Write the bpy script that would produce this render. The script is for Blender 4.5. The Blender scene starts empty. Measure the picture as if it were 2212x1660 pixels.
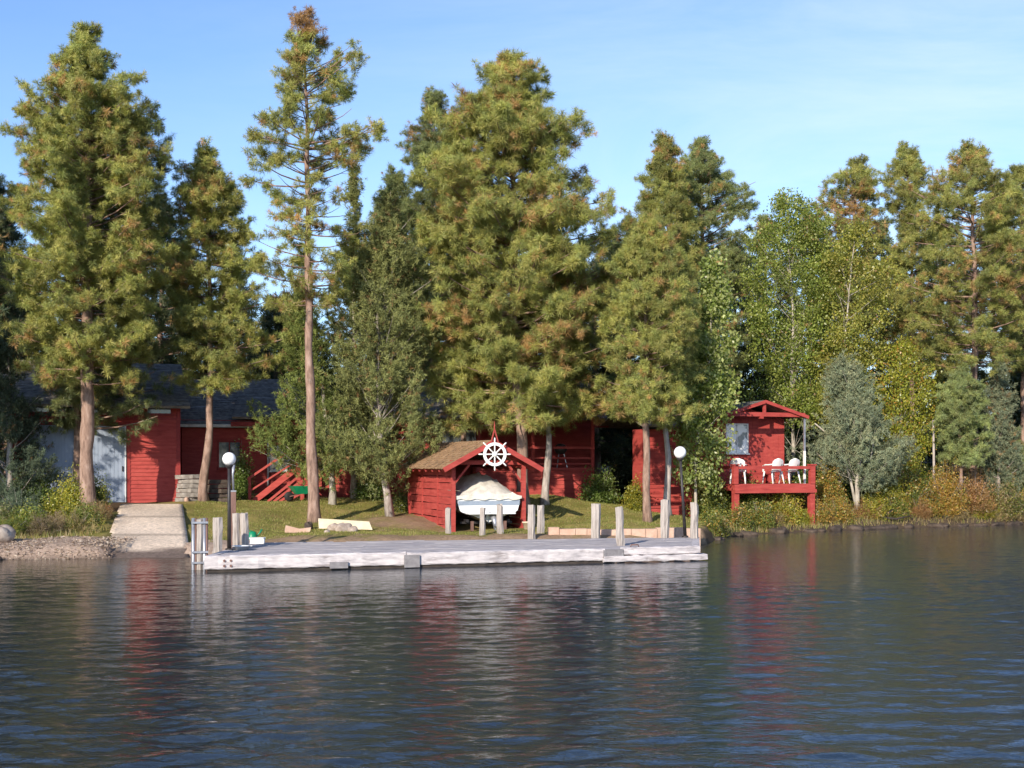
import bpy, math, random
import numpy as np
from mathutils import Vector, Matrix

# ------------------------------------------------------------------ camera, sky, sun, exposure
S = bpy.context.scene
C = S.collection
CAMZ = 2.7
F = 2670.0                      # focal length in units of the 2212 px wide layout sketch
HX, HY = 1106.0, 1003.0         # principal column, horizon row in that sketch
cam = bpy.data.cameras.new('camera'); camo = bpy.data.objects.new('camera', cam); C.objects.link(camo)
camo.location = (0, 0, CAMZ); camo.rotation_euler = (math.radians(90), 0, 0)
cam.sensor_width = 36; cam.lens = 36 * F / 2212; cam.shift_y = (HY - 830) / 2212
cam.clip_start = .1; cam.clip_end = 4000
S.camera = camo

SUN_AZ = 23.0                   # degrees the sun stands to the left of straight behind the camera
SUN_EL = 23.0
az = math.radians(180 + SUN_AZ); el = math.radians(SUN_EL)
sdir = Vector((math.sin(az) * math.cos(el), math.cos(az) * math.cos(el), math.sin(el)))
sl = bpy.data.lights.new('sun', 'SUN'); sl.energy = 4.6; sl.angle = math.radians(.53); sl.color = (1, .89, .74)
so = bpy.data.objects.new('sun', sl); C.objects.link(so); so.location = (-30, -30, 40)
so.rotation_euler = sdir.to_track_quat('Z', 'Y').to_euler()
w = bpy.data.worlds.new('World'); S.world = w; w.use_nodes = True
nt = w.node_tree; nt.nodes.clear()
def N(nt, t, **k):
    n = nt.nodes.new(t)
    for a, v in k.items():
        if a in n.inputs: n.inputs[a].default_value = v
        else: setattr(n, a, v)
    return n
sky = N(nt, 'ShaderNodeTexSky'); sky.sky_type = 'NISHITA'; sky.sun_disc = False
sky.sun_elevation = el; sky.sun_rotation = az; sky.air_density = 1.0; sky.dust_density = .6; sky.ozone_density = 2.2; sky.altitude = 600
bg = N(nt, 'ShaderNodeBackground', Strength=.15)
# thin cirrus drawn out along the horizon
tc = N(nt, 'ShaderNodeTexCoord'); mp = N(nt, 'ShaderNodeMapping'); mp.inputs['Scale'].default_value = (1.8, 1.8, 8); mp.inputs['Rotation'].default_value = (0, .16, 0)
nz = N(nt, 'ShaderNodeTexNoise', Scale=1.3, Detail=9.0, Roughness=.62, Distortion=.5)
rp = N(nt, 'ShaderNodeValToRGB'); rp.color_ramp.elements[0].position = .33; rp.color_ramp.elements[1].position = .74
sx = N(nt, 'ShaderNodeSeparateXYZ')
mr = N(nt, 'ShaderNodeMapRange'); mr.inputs[1].default_value = -.32; mr.inputs[2].default_value = .42; mr.inputs[3].default_value = .12; mr.inputs[4].default_value = 1.0
mul = N(nt, 'ShaderNodeMath', operation='MULTIPLY'); mul2 = N(nt, 'ShaderNodeMath', operation='MULTIPLY'); mul2.inputs[1].default_value = .72
mx = N(nt, 'ShaderNodeMixRGB'); mx.inputs[2].default_value = (5.2, 5.6, 6.1, 1)
L = nt.links.new
L(tc.outputs['Generated'], mp.inputs[0]); L(mp.outputs[0], nz.inputs['Vector']); L(nz.outputs['Fac'], rp.inputs[0])
L(tc.outputs['Generated'], sx.inputs[0]); L(sx.outputs['X'], mr.inputs[0])
mz = N(nt, 'ShaderNodeMapRange'); mz.inputs[1].default_value = .12; mz.inputs[2].default_value = .62; mz.inputs[3].default_value = 1; mz.inputs[4].default_value = .1
mul0 = N(nt, 'ShaderNodeMath', operation='MULTIPLY'); L(sx.outputs['Z'], mz.inputs[0]); L(rp.outputs[0], mul0.inputs[0]); L(mz.outputs[0], mul0.inputs[1])
L(mul0.outputs[0], mul.inputs[0]); L(mr.outputs[0], mul.inputs[1]); L(mul.outputs[0], mul2.inputs[0]); L(mul2.outputs[0], mx.inputs[0])
tint = N(nt, 'ShaderNodeMixRGB'); tint.blend_type = 'MULTIPLY'; tint.inputs[0].default_value = 1; tint.inputs[2].default_value = (.85, .95, 1.12, 1)
L(sky.outputs[0], tint.inputs[1]); L(tint.outputs[0], mx.inputs[1]); L(mx.outputs[0], bg.inputs[0])
L(bg.outputs[0], N(nt, 'ShaderNodeOutputWorld').inputs[0])
S.view_settings.view_transform = 'Standard'; S.view_settings.look = 'None'; S.view_settings.gamma = 1
S.view_settings.exposure = .5; S.view_settings.use_curve_mapping = False
S.render.engine = 'CYCLES'
S.cycles.use_denoising = True; S.cycles.max_bounces = 6; S.cycles.diffuse_bounces = 3; S.cycles.glossy_bounces = 3; S.cycles.transmission_bounces = 4
S.cycles.caustics_reflective = False; S.cycles.caustics_refractive = False

def W(x, y, D):                 # a spot of the layout sketch at distance D -> metres
    return ((x - HX) * D / F, D, CAMZ + (HY - y) * D / F)

# ------------------------------------------------------------------ tagging and mesh helpers
def tag(o, label=None, cat=None, group=None, kind=None):
    if label: o['label'] = label
    if cat: o['category'] = cat
    if group: o['group'] = group
    if kind: o['kind'] = kind
    return o
def empty(name, loc, rz=0, label=None, cat=None, group=None):
    o = bpy.data.objects.new(name, None); C.objects.link(o); o.location = loc; o.rotation_euler = (0, 0, rz)
    o.empty_display_size = .3
    return tag(o, label, cat, group)

def np_mesh(name, V, k, mat, parent=None, tint=None, smooth=False, faces=None, loc=None):
    V = np.asarray(V, dtype=np.float32); n = len(V)
    me = bpy.data.meshes.new(name)
    me.vertices.add(n); me.vertices.foreach_set('co', V.ravel())
    if faces is None: idx = np.arange(n, dtype=np.int32)
    else: idx = np.asarray(faces, dtype=np.int32).ravel()
    nf = len(idx) // k
    me.loops.add(len(idx)); me.loops.foreach_set('vertex_index', idx)
    me.polygons.add(nf); me.polygons.foreach_set('loop_start', np.arange(0, nf * k, k, dtype=np.int32))
    me.polygons.foreach_set('loop_total', np.full(nf, k, dtype=np.int32))
    if smooth: me.polygons.foreach_set('use_smooth', np.ones(nf, dtype=bool))
    if tint is not None:
        at = me.color_attributes.new('tint', 'FLOAT_COLOR', 'POINT')
        c = np.ones((n, 4), dtype=np.float32); c[:, :3] = tint; at.data.foreach_set('color', c.ravel())
    me.update(calc_edges=True)
    me.materials.append(mat)
    o = bpy.data.objects.new(name, me); C.objects.link(o)
    if parent: o.parent = parent
    if loc is not None: o.location = loc
    return o

class G:                        # collects boxes, tubes, prisms -> ONE mesh object
    def __init__(s): s.v = []; s.f = []; s.sm = []
    def add(s, vs, fs, smooth=False):
        b = len(s.v); s.v += [tuple(p) for p in vs]; s.f += [tuple(b + i for i in f) for f in fs]; s.sm += [smooth] * len(fs); return s
    def box(s, x0, x1, y0, y1, z0, z1, rot=None, piv=None):
        vs = [Vector((x, y, z)) for z in (z0, z1) for x, y in ((x0, y0), (x1, y0), (x1, y1), (x0, y1))]
        if rot is not None:
            pv = Vector(piv) if piv else sum(vs, Vector()) / 8
            vs = [rot @ (p - pv) + pv for p in vs]
        return s.add(vs, [(3, 2, 1, 0), (4, 5, 6, 7), (0, 1, 5, 4), (1, 2, 6, 5), (2, 3, 7, 6), (3, 0, 4, 7)])
    def bar(s, a, b, w, h=None, up=(0, 0, 1)):
        a = Vector(a); b = Vector(b); h = h or w; d = (b - a).normalized(); u = Vector(up)
        if abs(d.dot(u)) > .98: u = Vector((0, 1, 0))
        r = d.cross(u).normalized(); u = r.cross(d).normalized()
        vs = [p + r * i * w / 2 + u * j * h / 2 for p in (a, b) for i, j in ((-1, -1), (1, -1), (1, 1), (-1, 1))]
        return s.add(vs, [(3, 2, 1, 0), (4, 5, 6, 7), (0, 1, 5, 4), (1, 2, 6, 5), (2, 3, 7, 6), (3, 0, 4, 7)])
    def tube(s, pts, rad, n=8, caps=True, closed=False):
        pts = [Vector(p) for p in pts]; m = len(pts)
        if not hasattr(rad, '__len__'): rad = [rad] * m
        vs = []; prev = None
        for i, p in enumerate(pts):
            if closed: d = (pts[(i + 1) % m] - pts[i - 1]).normalized()
            else: d = (pts[min(i + 1, m - 1)] - pts[max(i - 1, 0)]).normalized()
            if prev is None:
                r = d.cross(Vector((0, 0, 1)) if abs(d.z) < .9 else Vector((0, 1, 0))).normalized()
            else:
                r = (prev - d * prev.dot(d)).normalized()
            prev = r; u = d.cross(r)
            for k in range(n):
                a = 2 * math.pi * k / n; vs.append(p + (r * math.cos(a) + u * math.sin(a)) * rad[i])
        fs = []
        for i in range(m if closed else m - 1):
            j = (i + 1) % m
            for k in range(n):
                k2 = (k + 1) % n; fs.append((i * n + k, i * n + k2, j * n + k2, j * n + k))
        s.add(vs, fs, True)
        if caps and not closed:
            b = len(s.v) - m * n
            s.f.append(tuple(b + k for k in reversed(range(n)))); s.sm.append(False)
            s.f.append(tuple(b + (m - 1) * n + k for k in range(n))); s.sm.append(False)
        return s
    def prism(s, poly, y0, y1, axis='y'):   # polygon (x,z) extruded along y, or (x,y) along z
        n = len(poly)
        if axis == 'y': vs = [(a, y0, b) for a, b in poly] + [(a, y1, b) for a, b in poly]
        elif axis == 'z': vs = [(a, b, y0) for a, b in poly] + [(a, b, y1) for a, b in poly]
        else: vs = [(y0, a, b) for a, b in poly] + [(y1, a, b) for a, b in poly]
        return s.add(vs, [tuple(range(n)), tuple(reversed(range(n, 2 * n)))] + [(i, (i + 1) % n, (i + 1) % n + n, i + n) for i in range(n)])
    def lathe(s, prof, c=(0, 0, 0), n=16, R=None):
        vs = []
        for r, z in prof:
            for k in range(n):
                a = 2 * math.pi * k / n; p = Vector((r * math.cos(a), r * math.sin(a), z))
                if R is not None: p = R @ p
                vs.append(p + Vector(c))
        fs = [(i * n + k, i * n + (k + 1) % n, (i + 1) * n + (k + 1) % n, (i + 1) * n + k) for i in range(len(prof) - 1) for k in range(n)]
        return s.add(vs, fs, True)
    def build(s, name, mat, parent=None, label=None, loc=None):
        me = bpy.data.meshes.new(name); me.from_pydata(s.v, [], s.f)
        me.polygons.foreach_set('use_smooth', s.sm); me.materials.append(mat); me.update()
        o = bpy.data.objects.new(name, me); C.objects.link(o)
        if parent: o.parent = parent
        if label: o['label'] = label
        if loc is not None: o.location = loc
        return o

# ------------------------------------------------------------------ materials
def ramp_mat(name, cols, rough=.7, scale=3.0, stretch=(1, 1, 1), detail=6, bump=0.0, bscale=None, spec=.3, metal=0, pos=(.3, .7), second=None, dist=.3):
    m = bpy.data.materials.new(name); m.use_nodes = True; nt = m.node_tree; b = nt.nodes['Principled BSDF']
    b.inputs['Roughness'].default_value = rough; b.inputs['Specular IOR Level'].default_value = spec; b.inputs['Metallic'].default_value = metal
    tc = N(nt, 'ShaderNodeTexCoord'); mp = N(nt, 'ShaderNodeMapping'); mp.inputs['Scale'].default_value = stretch
    nz = N(nt, 'ShaderNodeTexNoise', Scale=scale, Detail=detail, Roughness=.6, Distortion=dist)
    nt.links.new(tc.outputs['Object'], mp.inputs[0]); nt.links.new(mp.outputs[0], nz.inputs['Vector'])
    rp = N(nt, 'ShaderNodeValToRGB'); cr = rp.color_ramp
    for i, c in enumerate(cols):
        p = pos[0] + (pos[1] - pos[0]) * i / max(1, len(cols) - 1)
        e = cr.elements[i] if i < 2 else cr.elements.new(p)
        e.position = p; e.color = (*c, 1)
    nt.links.new(nz.outputs['Fac'], rp.inputs[0]); out = rp.outputs[0]
    if second:                   # (colour, scale, threshold) patches of dirt, lichen, worn paint, painted sun flecks
        n2 = N(nt, 'ShaderNodeTexNoise', Scale=second[1], Detail=5.0, Roughness=.65)
        mp2 = N(nt, 'ShaderNodeMapping'); mp2.inputs['Scale'].default_value = second[3] if len(second) > 3 else (1, 1, 1)
        nt.links.new(tc.outputs['Object'], mp2.inputs[0]); nt.links.new(mp2.outputs[0], n2.inputs['Vector'])
        r2 = N(nt, 'ShaderNodeMapRange'); r2.inputs[1].default_value = second[2]; r2.inputs[2].default_value = second[2] + .12
        mx = N(nt, 'ShaderNodeMixRGB'); mx.inputs[2].default_value = (*second[0], 1)
        nt.links.new(n2.outputs['Fac'], r2.inputs[0]); nt.links.new(r2.outputs[0], mx.inputs[0]); nt.links.new(out, mx.inputs[1]); out = mx.outputs[0]
    nt.links.new(out, b.inputs['Base Color'])
    if bump:
        n3 = N(nt, 'ShaderNodeTexNoise', Scale=bscale or scale * 3, Detail=6.0, Roughness=.65)
        nt.links.new(mp.outputs[0], n3.inputs['Vector'])
        bp = N(nt, 'ShaderNodeBump', Strength=.8, Distance=bump); nt.links.new(n3.outputs['Fac'], bp.inputs['Height']); nt.links.new(bp.outputs[0], b.inputs['Normal'])
    return m
def leaf_mat(name, rough=.55, trans=.3, spec=.25, tgain=(1.3, 1.35, .8)):
    m = bpy.data.materials.new(name); m.use_nodes = True; nt = m.node_tree; b = nt.nodes['Principled BSDF']; out = nt.nodes['Material Output']
    at = N(nt, 'ShaderNodeAttribute'); at.attribute_name = 'tint'
    b.inputs['Roughness'].default_value = rough; b.inputs['Specular IOR Level'].default_value = spec
    nt.links.new(at.outputs['Color'], b.inputs['Base Color'])
    g = N(nt, 'ShaderNodeMixRGB'); g.blend_type = 'MULTIPLY'; g.inputs[0].default_value = 1; g.inputs[2].default_value = (*tgain, 1)
    tr = N(nt, 'ShaderNodeBsdfTranslucent'); mx = N(nt, 'ShaderNodeMixShader'); mx.inputs[0].default_value = trans
    nt.links.new(at.outputs['Color'], g.inputs[1]); nt.links.new(g.outputs[0], tr.inputs[0])
    nt.links.new(b.outputs[0], mx.inputs[1]); nt.links.new(tr.outputs[0], mx.inputs[2]); nt.links.new(mx.outputs[0], out.inputs[0])
    return m

RED = ramp_mat('red_stain', [(.27, .036, .032), (.36, .054, .045), (.42, .076, .062)], .75, 1.6, (1, 1, 5), bump=.002, second=((.24, .035, .028), 1.3, .57, (1, 1, 2)))
REDD = ramp_mat('dark_red_paint', [(.21, .025, .024), (.29, .035, .032)], .65, 3, (1, 1, 6), second=((.2, .02, .02), 2, .6))
REDW = ramp_mat('worn_red_paint', [(.30, .042, .038), (.40, .070, .058)], .7, 5, (3, 3, 1), second=((.45, .16, .12), 9, .66))
BLUEDOOR = ramp_mat('blue_grey_paint', [(.24, .29, .37), (.30, .35, .44)], .5, 2.5, (6, 6, .6), second=((.22, .26, .33), 2, .62))
SHING = ramp_mat('slate_shingle', [(.08, .068, .058), (.16, .14, .12), (.25, .225, .195)], .8, 5, (1, 1, 1), bump=.004, second=((.36, .34, .33), 1.2, .56, (.5, 3, 3)))  # pale streaks: weathered slate, with sun flecks painted into the colour
CEDAR = ramp_mat('weathered_shake', [(.13, .085, .055), (.30, .185, .10), (.40, .26, .155)], .9, 4, (1, 1, 1), bump=.006, second=((.16, .15, .05), 1.6, .58))
BARKP = ramp_mat('pine_bark', [(.11, .070, .055), (.26, .17, .13), (.38, .27, .22)], .9, 7, (1, 1, .28), bump=.03, bscale=9, second=((.30, .24, .20), 1.5, .60))
BARKG = ramp_mat('grey_bark', [(.16, .13, .11), (.34, .29, .26), (.46, .42, .38)], .9, 7, (1, 1, .3), bump=.02, bscale=10)
BARKW = ramp_mat('pale_bark', [(.20, .17, .14), (.38, .34, .29), (.48, .44, .37)], .85, 5, (1, 1, .5), bump=.008, bscale=9)
WOODW = ramp_mat('weathered_white_wood', [(.28, .26, .27), (.48, .445, .455), (.60, .56, .56)], .75, 3.0, (.6, .6, 3), bump=.006, bscale=6, pos=(.32, .62), second=((.24, .21, .21), 2.2, .55, (.5, 1, 2.4)))
PILE = ramp_mat('weathered_pile', [(.19, .16, .145), (.36, .32, .29), (.46, .41, .375)], .8, 4, (4, 4, .4), bump=.006, bscale=5, second=((.22, .19, .17), 3, .62, (3, 3, .5)))
DECK = ramp_mat('grey_deck_board', [(.20, .19, .21), (.34, .32, .34), (.46, .43, .44)], .8, 3, (.5, 3, 1), bump=.004, second=((.5, .47, .46), 1.5, .62, (.4, 2, 1)))
DARKW = ramp_mat('wet_dark_wood', [(.025, .02, .018), (.06, .048, .04)], .6, 4)
CONC = ramp_mat('concrete', [(.40, .34, .28), (.50, .43, .36), (.56, .50, .43)], .9, 1.2, (1, 1, 1), bump=.006, bscale=20, second=((.28, .22, .17), .8, .60, (1, 2, 1)))
ROCK = ramp_mat('rock', [(.20, .15, .12), (.38, .31, .26), (.5, .44, .38)], .9, 3.5, bump=.03, bscale=5)
ROCKD = ramp_mat('dark_rock', [(.025, .02, .018), (.07, .052, .042), (.12, .09, .07)], .85, 3.5, bump=.03, bscale=6)
STONE = ramp_mat('flat_stone', [(.14, .12, .105), (.24, .215, .19), (.34, .31, .28)], .9, 5, bump=.01)
RUST = ramp_mat('brown_metal', [(.13, .07, .055), (.22, .13, .11)], .6, 5, (1, 1, .3), metal=.2)
STEEL = ramp_mat('galvanised_steel', [(.25, .26, .30), (.45, .46, .5)], .4, 4, metal=.6)
BLACKM = ramp_mat('black_metal', [(.02, .018, .02), (.05, .045, .045)], .4, 5)
RUBBER = ramp_mat('grey_rubber', [(.16, .15, .16), (.26, .25, .26)], .8, 6)
BLACKR = ramp_mat('black_rubber', [(.012, .012, .012), (.03, .03, .03)], .7, 6)
WHITEP = ramp_mat('white_plastic', [(.74, .73, .71), (.84, .83, .80)], .35, 3, spec=.5)
WHITET = ramp_mat('white_trim', [(.55, .56, .58), (.70, .70, .70)], .6, 4, second=((.4, .38, .36), 3, .62))
GEL = ramp_mat('white_gelcoat', [(.68, .70, .72), (.82, .83, .83)], .25, 2, spec=.5, second=((.5, .48, .44), 2.5, .66))
STRIPE = ramp_mat('grey_stripe', [(.20, .25, .32), (.30, .35, .42)], .35, 3, spec=.5)
CANVAS = ramp_mat('boat_canvas', [(.48, .44, .38), (.62, .59, .52), (.72, .69, .62)], .9, 3.5, bump=.05, bscale=4, second=((.3, .26, .2), 5, .64))
CANVASG = ramp_mat('grey_canvas', [(.10, .09, .085), (.2, .18, .165)], .9, 3, bump=.01)
GREENP = ramp_mat('green_plastic', [(.0, .17, .075), (.01, .26, .12)], .4, 3, spec=.5)
BOARDM = ramp_mat('pale_board', [(.48, .40, .28), (.66, .58, .43)], .8, 3, (1, 5, 1), bump=.003)
PINKST = ramp_mat('pink_stone', [(.42, .27, .20), (.60, .42, .33)], .85, 4, bump=.008)
POTTERY = ramp_mat('buff_pot', [(.55, .42, .3), (.7, .56, .42)], .8, 5)
DARKIN = ramp_mat('dark_interior', [(.02, .016, .014), (.04, .03, .026)], .9, 3)
def glass_mat():
    m = bpy.data.materials.new('window_glass'); m.use_nodes = True; b = m.node_tree.nodes['Principled BSDF']
    nt = m.node_tree; tc = N(nt, 'ShaderNodeTexCoord'); nz = N(nt, 'ShaderNodeTexNoise', Scale=2.2, Detail=2.0)
    rp = N(nt, 'ShaderNodeValToRGB'); rp.color_ramp.elements[0].position = .42; rp.color_ramp.elements[1].position = .48
    rp.color_ramp.elements[0].color = (.10, .13, .17, 1); rp.color_ramp.elements[1].color = (.80, .82, .84, 1)  # pale patches paint a white reflection into the pane colour
    nt.links.new(tc.outputs['Object'], nz.inputs['Vector']); nt.links.new(nz.outputs['Fac'], rp.inputs[0]); nt.links.new(rp.outputs[0], b.inputs['Base Color'])
    b.inputs['Roughness'].default_value = .06; b.inputs['Specular IOR Level'].default_value = .9
    return m
GLASS = glass_mat()
DGLASS = ramp_mat('dark_glass', [(.03, .04, .055), (.14, .17, .21)], .08, 1.5, spec=.9)
GLOBE = ramp_mat('opal_globe', [(.80, .80, .80), (.88, .88, .87)], .3, 3, spec=.5)
PINEN = leaf_mat('pine_needles', .5, .30, .3)
JUNI = leaf_mat('juniper_scales', .7, .15, .15, (1.2, 1.25, .9))
LEAF = leaf_mat('broad_leaves', .38, .38, .5, (1.35, 1.45, .5))
GRASSM = leaf_mat('grass_blades', .6, .3, .2)

# ------------------------------------------------------------------ terrain
SHX = np.array([-400, -60, -20, -14.4, -9.3, -7.4, -4, 0, 4, 6.5, 7.6, 10.1, 13.8, 18, 23, 40, 400.])
SHY = np.array([30, 32, 34.2, 34.9, 35.9, 36.6, 37.7, 38.6, 39.4, 41.5, 45.4, 48.2, 50.4, 53, 55.4, 60, 66.])
CP = np.array([  # x, y, z : spots of dry ground
    (-14.6, 37.5, .45), (-19, 37.5, .5), (-9.3, 38.5, .35), (-9.5, 42, .62), (-10, 46, .95), (-16, 45.5, .98), (-22, 46, 1.1), (-13, 50, 1.2), (-17, 50, 1.2), (-12, 49, 1.18), (-24, 52, 1.5),
    (-7.2, 45, .54), (-7.2, 41.5, .42), (-4, 42, .42), (-9, 50, 1.16), (-7, 52, 1.25), (-4.6, 46.5, .70), (-1.9, 42.8, .34), (.6, 43.8, .42), (-4, 48, .80), (-1, 48, .75), (3, 46, .62), (3, 49.5, 1.1), (1, 51, 1.4), (-3, 52, 1.3), (6, 48, .72),
    (5, 44, .5), (2.5, 41.5, .42), (5, 42.7, .45), (8, 47.5, .3), (8.7, 49.2, .05), (12.3, 50.6, .38), (14.8, 53, .68), (10, 52.5, .8), (6, 53, .95), (18, 56, .8), (24, 59, .9), (9, 56, 1.2), (15, 58, 1.3),
    (0, 56, 1.6), (-12, 56, 1.6), (10, 62, 2.2), (-20, 62, 2.4), (0, 64, 2.4), (22, 66, 2.4), (35, 70, 2.6), (-40, 60, 2.2)])
def ground(x, y, rough=True):
    x = np.atleast_1d(np.asarray(x, float)); y = np.atleast_1d(np.asarray(y, float))
    s = y - np.interp(x, SHX, SHY)
    num = np.zeros_like(x); den = np.zeros_like(x)
    for cx, cy, cz in CP:
        wgt = 1.0 / ((x - cx) ** 2 + (y - cy) ** 2 + .35) ** 1.7
        num += wgt * cz; den += wgt
    z = num / den + np.clip(y - 64, 0, 60) * .09
    land = z * (1 - np.exp(-np.maximum(s, 0) / np.where(x > 7, 1.1, .45)))
    wob = .05 * np.sin(x * 1.7 + np.sin(y * 1.3)) * np.cos(y * 1.9 + x * .6) * np.clip(s / 2, 0, 1) if rough else 0
    return np.where(s > 0, land + wob, np.maximum(s * .28, -2.5))
def gz(x, y): return float(ground(x, y)[0])

def axis_lines(lo, hi, step, far_lo, far_hi, growth=1.35):
    mid = list(np.arange(lo, hi + 1e-6, step)); a = []; b = []
    d = step; v = lo
    while v > far_lo: d = min(d * growth, 60); v -= d; a.append(v)
    d = step; v = hi
    while v < far_hi: d = min(d * growth, 60); v += d; b.append(v)
    return np.array(a[::-1] + mid + b)
def grid_faces(nx, ny):
    i = np.arange(nx - 1); j = np.arange(ny - 1); I, J = np.meshgrid(i, j); a = (J * nx + I).ravel()
    return np.stack([a, a + 1, a + nx + 1, a + nx], 1)
def smoothn(x, y, sc, seed):
    r = np.random.RandomState(seed); out = np.zeros_like(x)
    for k in range(7):
        a = r.rand() * 6.28; f = sc * (.5 + r.rand() * 1.3); out += np.sin((x * math.cos(a) + y * math.sin(a)) * f + r.rand() * 6.28 + 1.3 * np.sin((x * math.sin(a) - y * math.cos(a)) * f * .7))
    return out / 3.5
xs = axis_lines(-26, 30, .16, -500, 500); ys = axis_lines(33, 64, .16, 5, 900)
X, Y = np.meshgrid(xs, ys); X = X.ravel(); Y = Y.ravel(); Z = ground(X, Y)
s = Y - np.interp(X, SHX, SHY)
Z = Z + np.where(s > .1, .02 * smoothn(X, Y, 5, 3), 0)
lawn = np.array([.19, .175, .045]); lawn2 = np.array([.30, .23, .085]); dirt = np.array([.30, .205, .13]); gravel = np.array([.37, .275, .215]); duff = np.array([.09, .06, .035]); wetr = np.array([.09, .065, .045])
n1 = smoothn(X, Y, 1.6, 5); n2 = smoothn(X, Y, 5.5, 6)
col = lawn[None] + (lawn2 - lawn)[None] * np.clip(.5 + .6 * n1 + .3 * n2, 0, 1)[:, None]
def blend(col, c, m): return col + (c[None] - col) * np.clip(m, 0, 1)[:, None]
col = blend(col, dirt, (2.6 - s + n2 * .8 + n1 * .5) / 1.5)
col = blend(col, dirt, 1.25 - np.hypot(X + 3.6, (Y - 45.2) * .8) / 2.4 + .4 * n2)
col = blend(col, duff, np.where((Y > 52 + n1) | (X < -14.2 + .4 * n1) & (Y > 38.6) | (X > 7 + .4 * n1), 1, 0))
col = blend(col, gravel, np.where((X < -7.6) & (s < 2.2 + .4 * n2), 1, 0))
col = blend(col, wetr, np.where(X > 6.5, (1.3 - s) / .6, (.12 - s) / .2))
GROUND = bpy.data.materials.new('ground'); GROUND.use_nodes = True
nt = GROUND.node_tree; b = nt.nodes['Principled BSDF']; b.inputs['Roughness'].default_value = .95; b.inputs['Specular IOR Level'].default_value = .1
at = N(nt, 'ShaderNodeAttribute'); at.attribute_name = 'tint'; nz = N(nt, 'ShaderNodeTexNoise', Scale=9.0, Detail=8.0, Roughness=.75)
mr = N(nt, 'ShaderNodeMapRange'); mr.inputs[1].default_value = .3; mr.inputs[2].default_value = .7; mr.inputs[3].default_value = .55; mr.inputs[4].default_value = 1.4
tcn = N(nt, 'ShaderNodeTexCoord'); vm = N(nt, 'ShaderNodeVectorMath', operation='SCALE')
nt.links.new(tcn.outputs['Object'], nz.inputs['Vector']); nt.links.new(nz.outputs['Fac'], mr.inputs[0]); nt.links.new(at.outputs['Color'], vm.inputs[0]); nt.links.new(mr.outputs[0], vm.inputs['Scale']); nt.links.new(vm.outputs[0], b.inputs['Base Color'])
bp = N(nt, 'ShaderNodeBump', Strength=1.0, Distance=.04); nt.links.new(nz.outputs['Fac'], bp.inputs['Height']); nt.links.new(bp.outputs[0], b.inputs['Normal'])
RY = [30, 34.3, 35.9, 37.5, 41, 45, 47.5, 60]; RZv = [-1.2, -.30, .0, .30, .62, .98, 1.13, 1.13]
def ramp_x(y): t = (y - 34.3) / 13.2; return -11.45 - 3.6 * t, -8.9 - 3.75 * t
rl, rr_x = ramp_x(Y); on = (X > rl + .1) & (X < rr_x - .1) & (Y > 33.5) & (Y < 47.3)
Z = np.where(on, np.minimum(Z, np.interp(Y, RY, RZv) - .10), Z)
o = np_mesh('ground', np.stack([X, Y, Z], 1), 4, GROUND, tint=col, smooth=True, faces=grid_faces(len(xs), len(ys)))
tag(o, 'lake bank with lawn, dirt and gravel rising from the water', kind='structure')

# ------------------------------------------------------------------ water: real waves
xs = axis_lines(-20, 27, .085, -600, 600, 1.5); ys = axis_lines(9, 57, .048, -400, 300, 1.5)
X, Y = np.meshgrid(xs, ys); X = X.ravel().astype(np.float32); Y = Y.ravel().astype(np.float32)
rs = np.random.RandomState(11); Z = np.zeros_like(X)
patch = np.clip(.62 + .32 * smoothn(X, Y, .22, 8) + .18 * smoothn(X, Y, .7, 9), .15, 1.2)
calm = np.clip((40 + X * .55 - Y) / 25, .0, 1.3)           # sheltered towards the bank
calm = .18 + 1.10 * calm
for k in range(90):
    lam = .17 * (6.0 ** rs.rand() ** 1.35); th = rs.normal(-1.45, .55); kk = 2 * math.pi / lam
    amp = .0172 * lam / 2 / math.pi * (1.0 if lam < 1.2 else .75)
    wx = .25 * np.sin(.8 * Y + k)
    Z += amp * np.sin(kk * (X * math.cos(th) + Y * math.sin(th)) + rs.rand() * 6.28 + wx)
Z *= (patch * calm).astype(np.float32)
edge = np.minimum(np.minimum(X + 24, 31 - X), np.minimum(Y - 5, 62 - Y)); Z *= np.clip(edge / 4, 0, 1)
WATER = bpy.data.materials.new('lake_water'); WATER.use_nodes = True
nt = WATER.node_tree; b = nt.nodes['Principled BSDF']; b.inputs['Base Color'].default_value = (.010, .020, .027, 1)
b.inputs['Roughness'].default_value = .035; b.inputs['IOR'].default_value = 1.36; b.inputs['Specular IOR Level'].default_value = .5
tcn = N(nt, 'ShaderNodeTexCoord'); mp = N(nt, 'ShaderNodeMapping'); mp.inputs['Scale'].default_value = (7, 13, 1)
nz = N(nt, 'ShaderNodeTexNoise', Scale=1.0, Detail=3.0, Roughness=.55, Distortion=.6); bp = N(nt, 'ShaderNodeBump', Strength=.8, Distance=.011)
nt.links.new(tcn.outputs['Object'], mp.inputs[0]); nt.links.new(mp.outputs[0], nz.inputs['Vector']); nt.links.new(nz.outputs['Fac'], bp.inputs['Height']); nt.links.new(bp.outputs[0], b.inputs['Normal'])
off = np.interp(X, SHX, SHY) - Y                                # metres out from the bank: silt-brown shallows; sky reflection painted in as blue to the right
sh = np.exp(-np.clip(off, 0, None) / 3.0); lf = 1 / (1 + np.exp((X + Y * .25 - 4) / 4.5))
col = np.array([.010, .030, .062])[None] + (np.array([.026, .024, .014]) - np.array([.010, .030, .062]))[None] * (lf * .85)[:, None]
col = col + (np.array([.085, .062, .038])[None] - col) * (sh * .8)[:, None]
at = N(nt, 'ShaderNodeAttribute'); at.attribute_name = 'tint'; nt.links.new(at.outputs['Color'], b.inputs['Base Color'])
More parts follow.
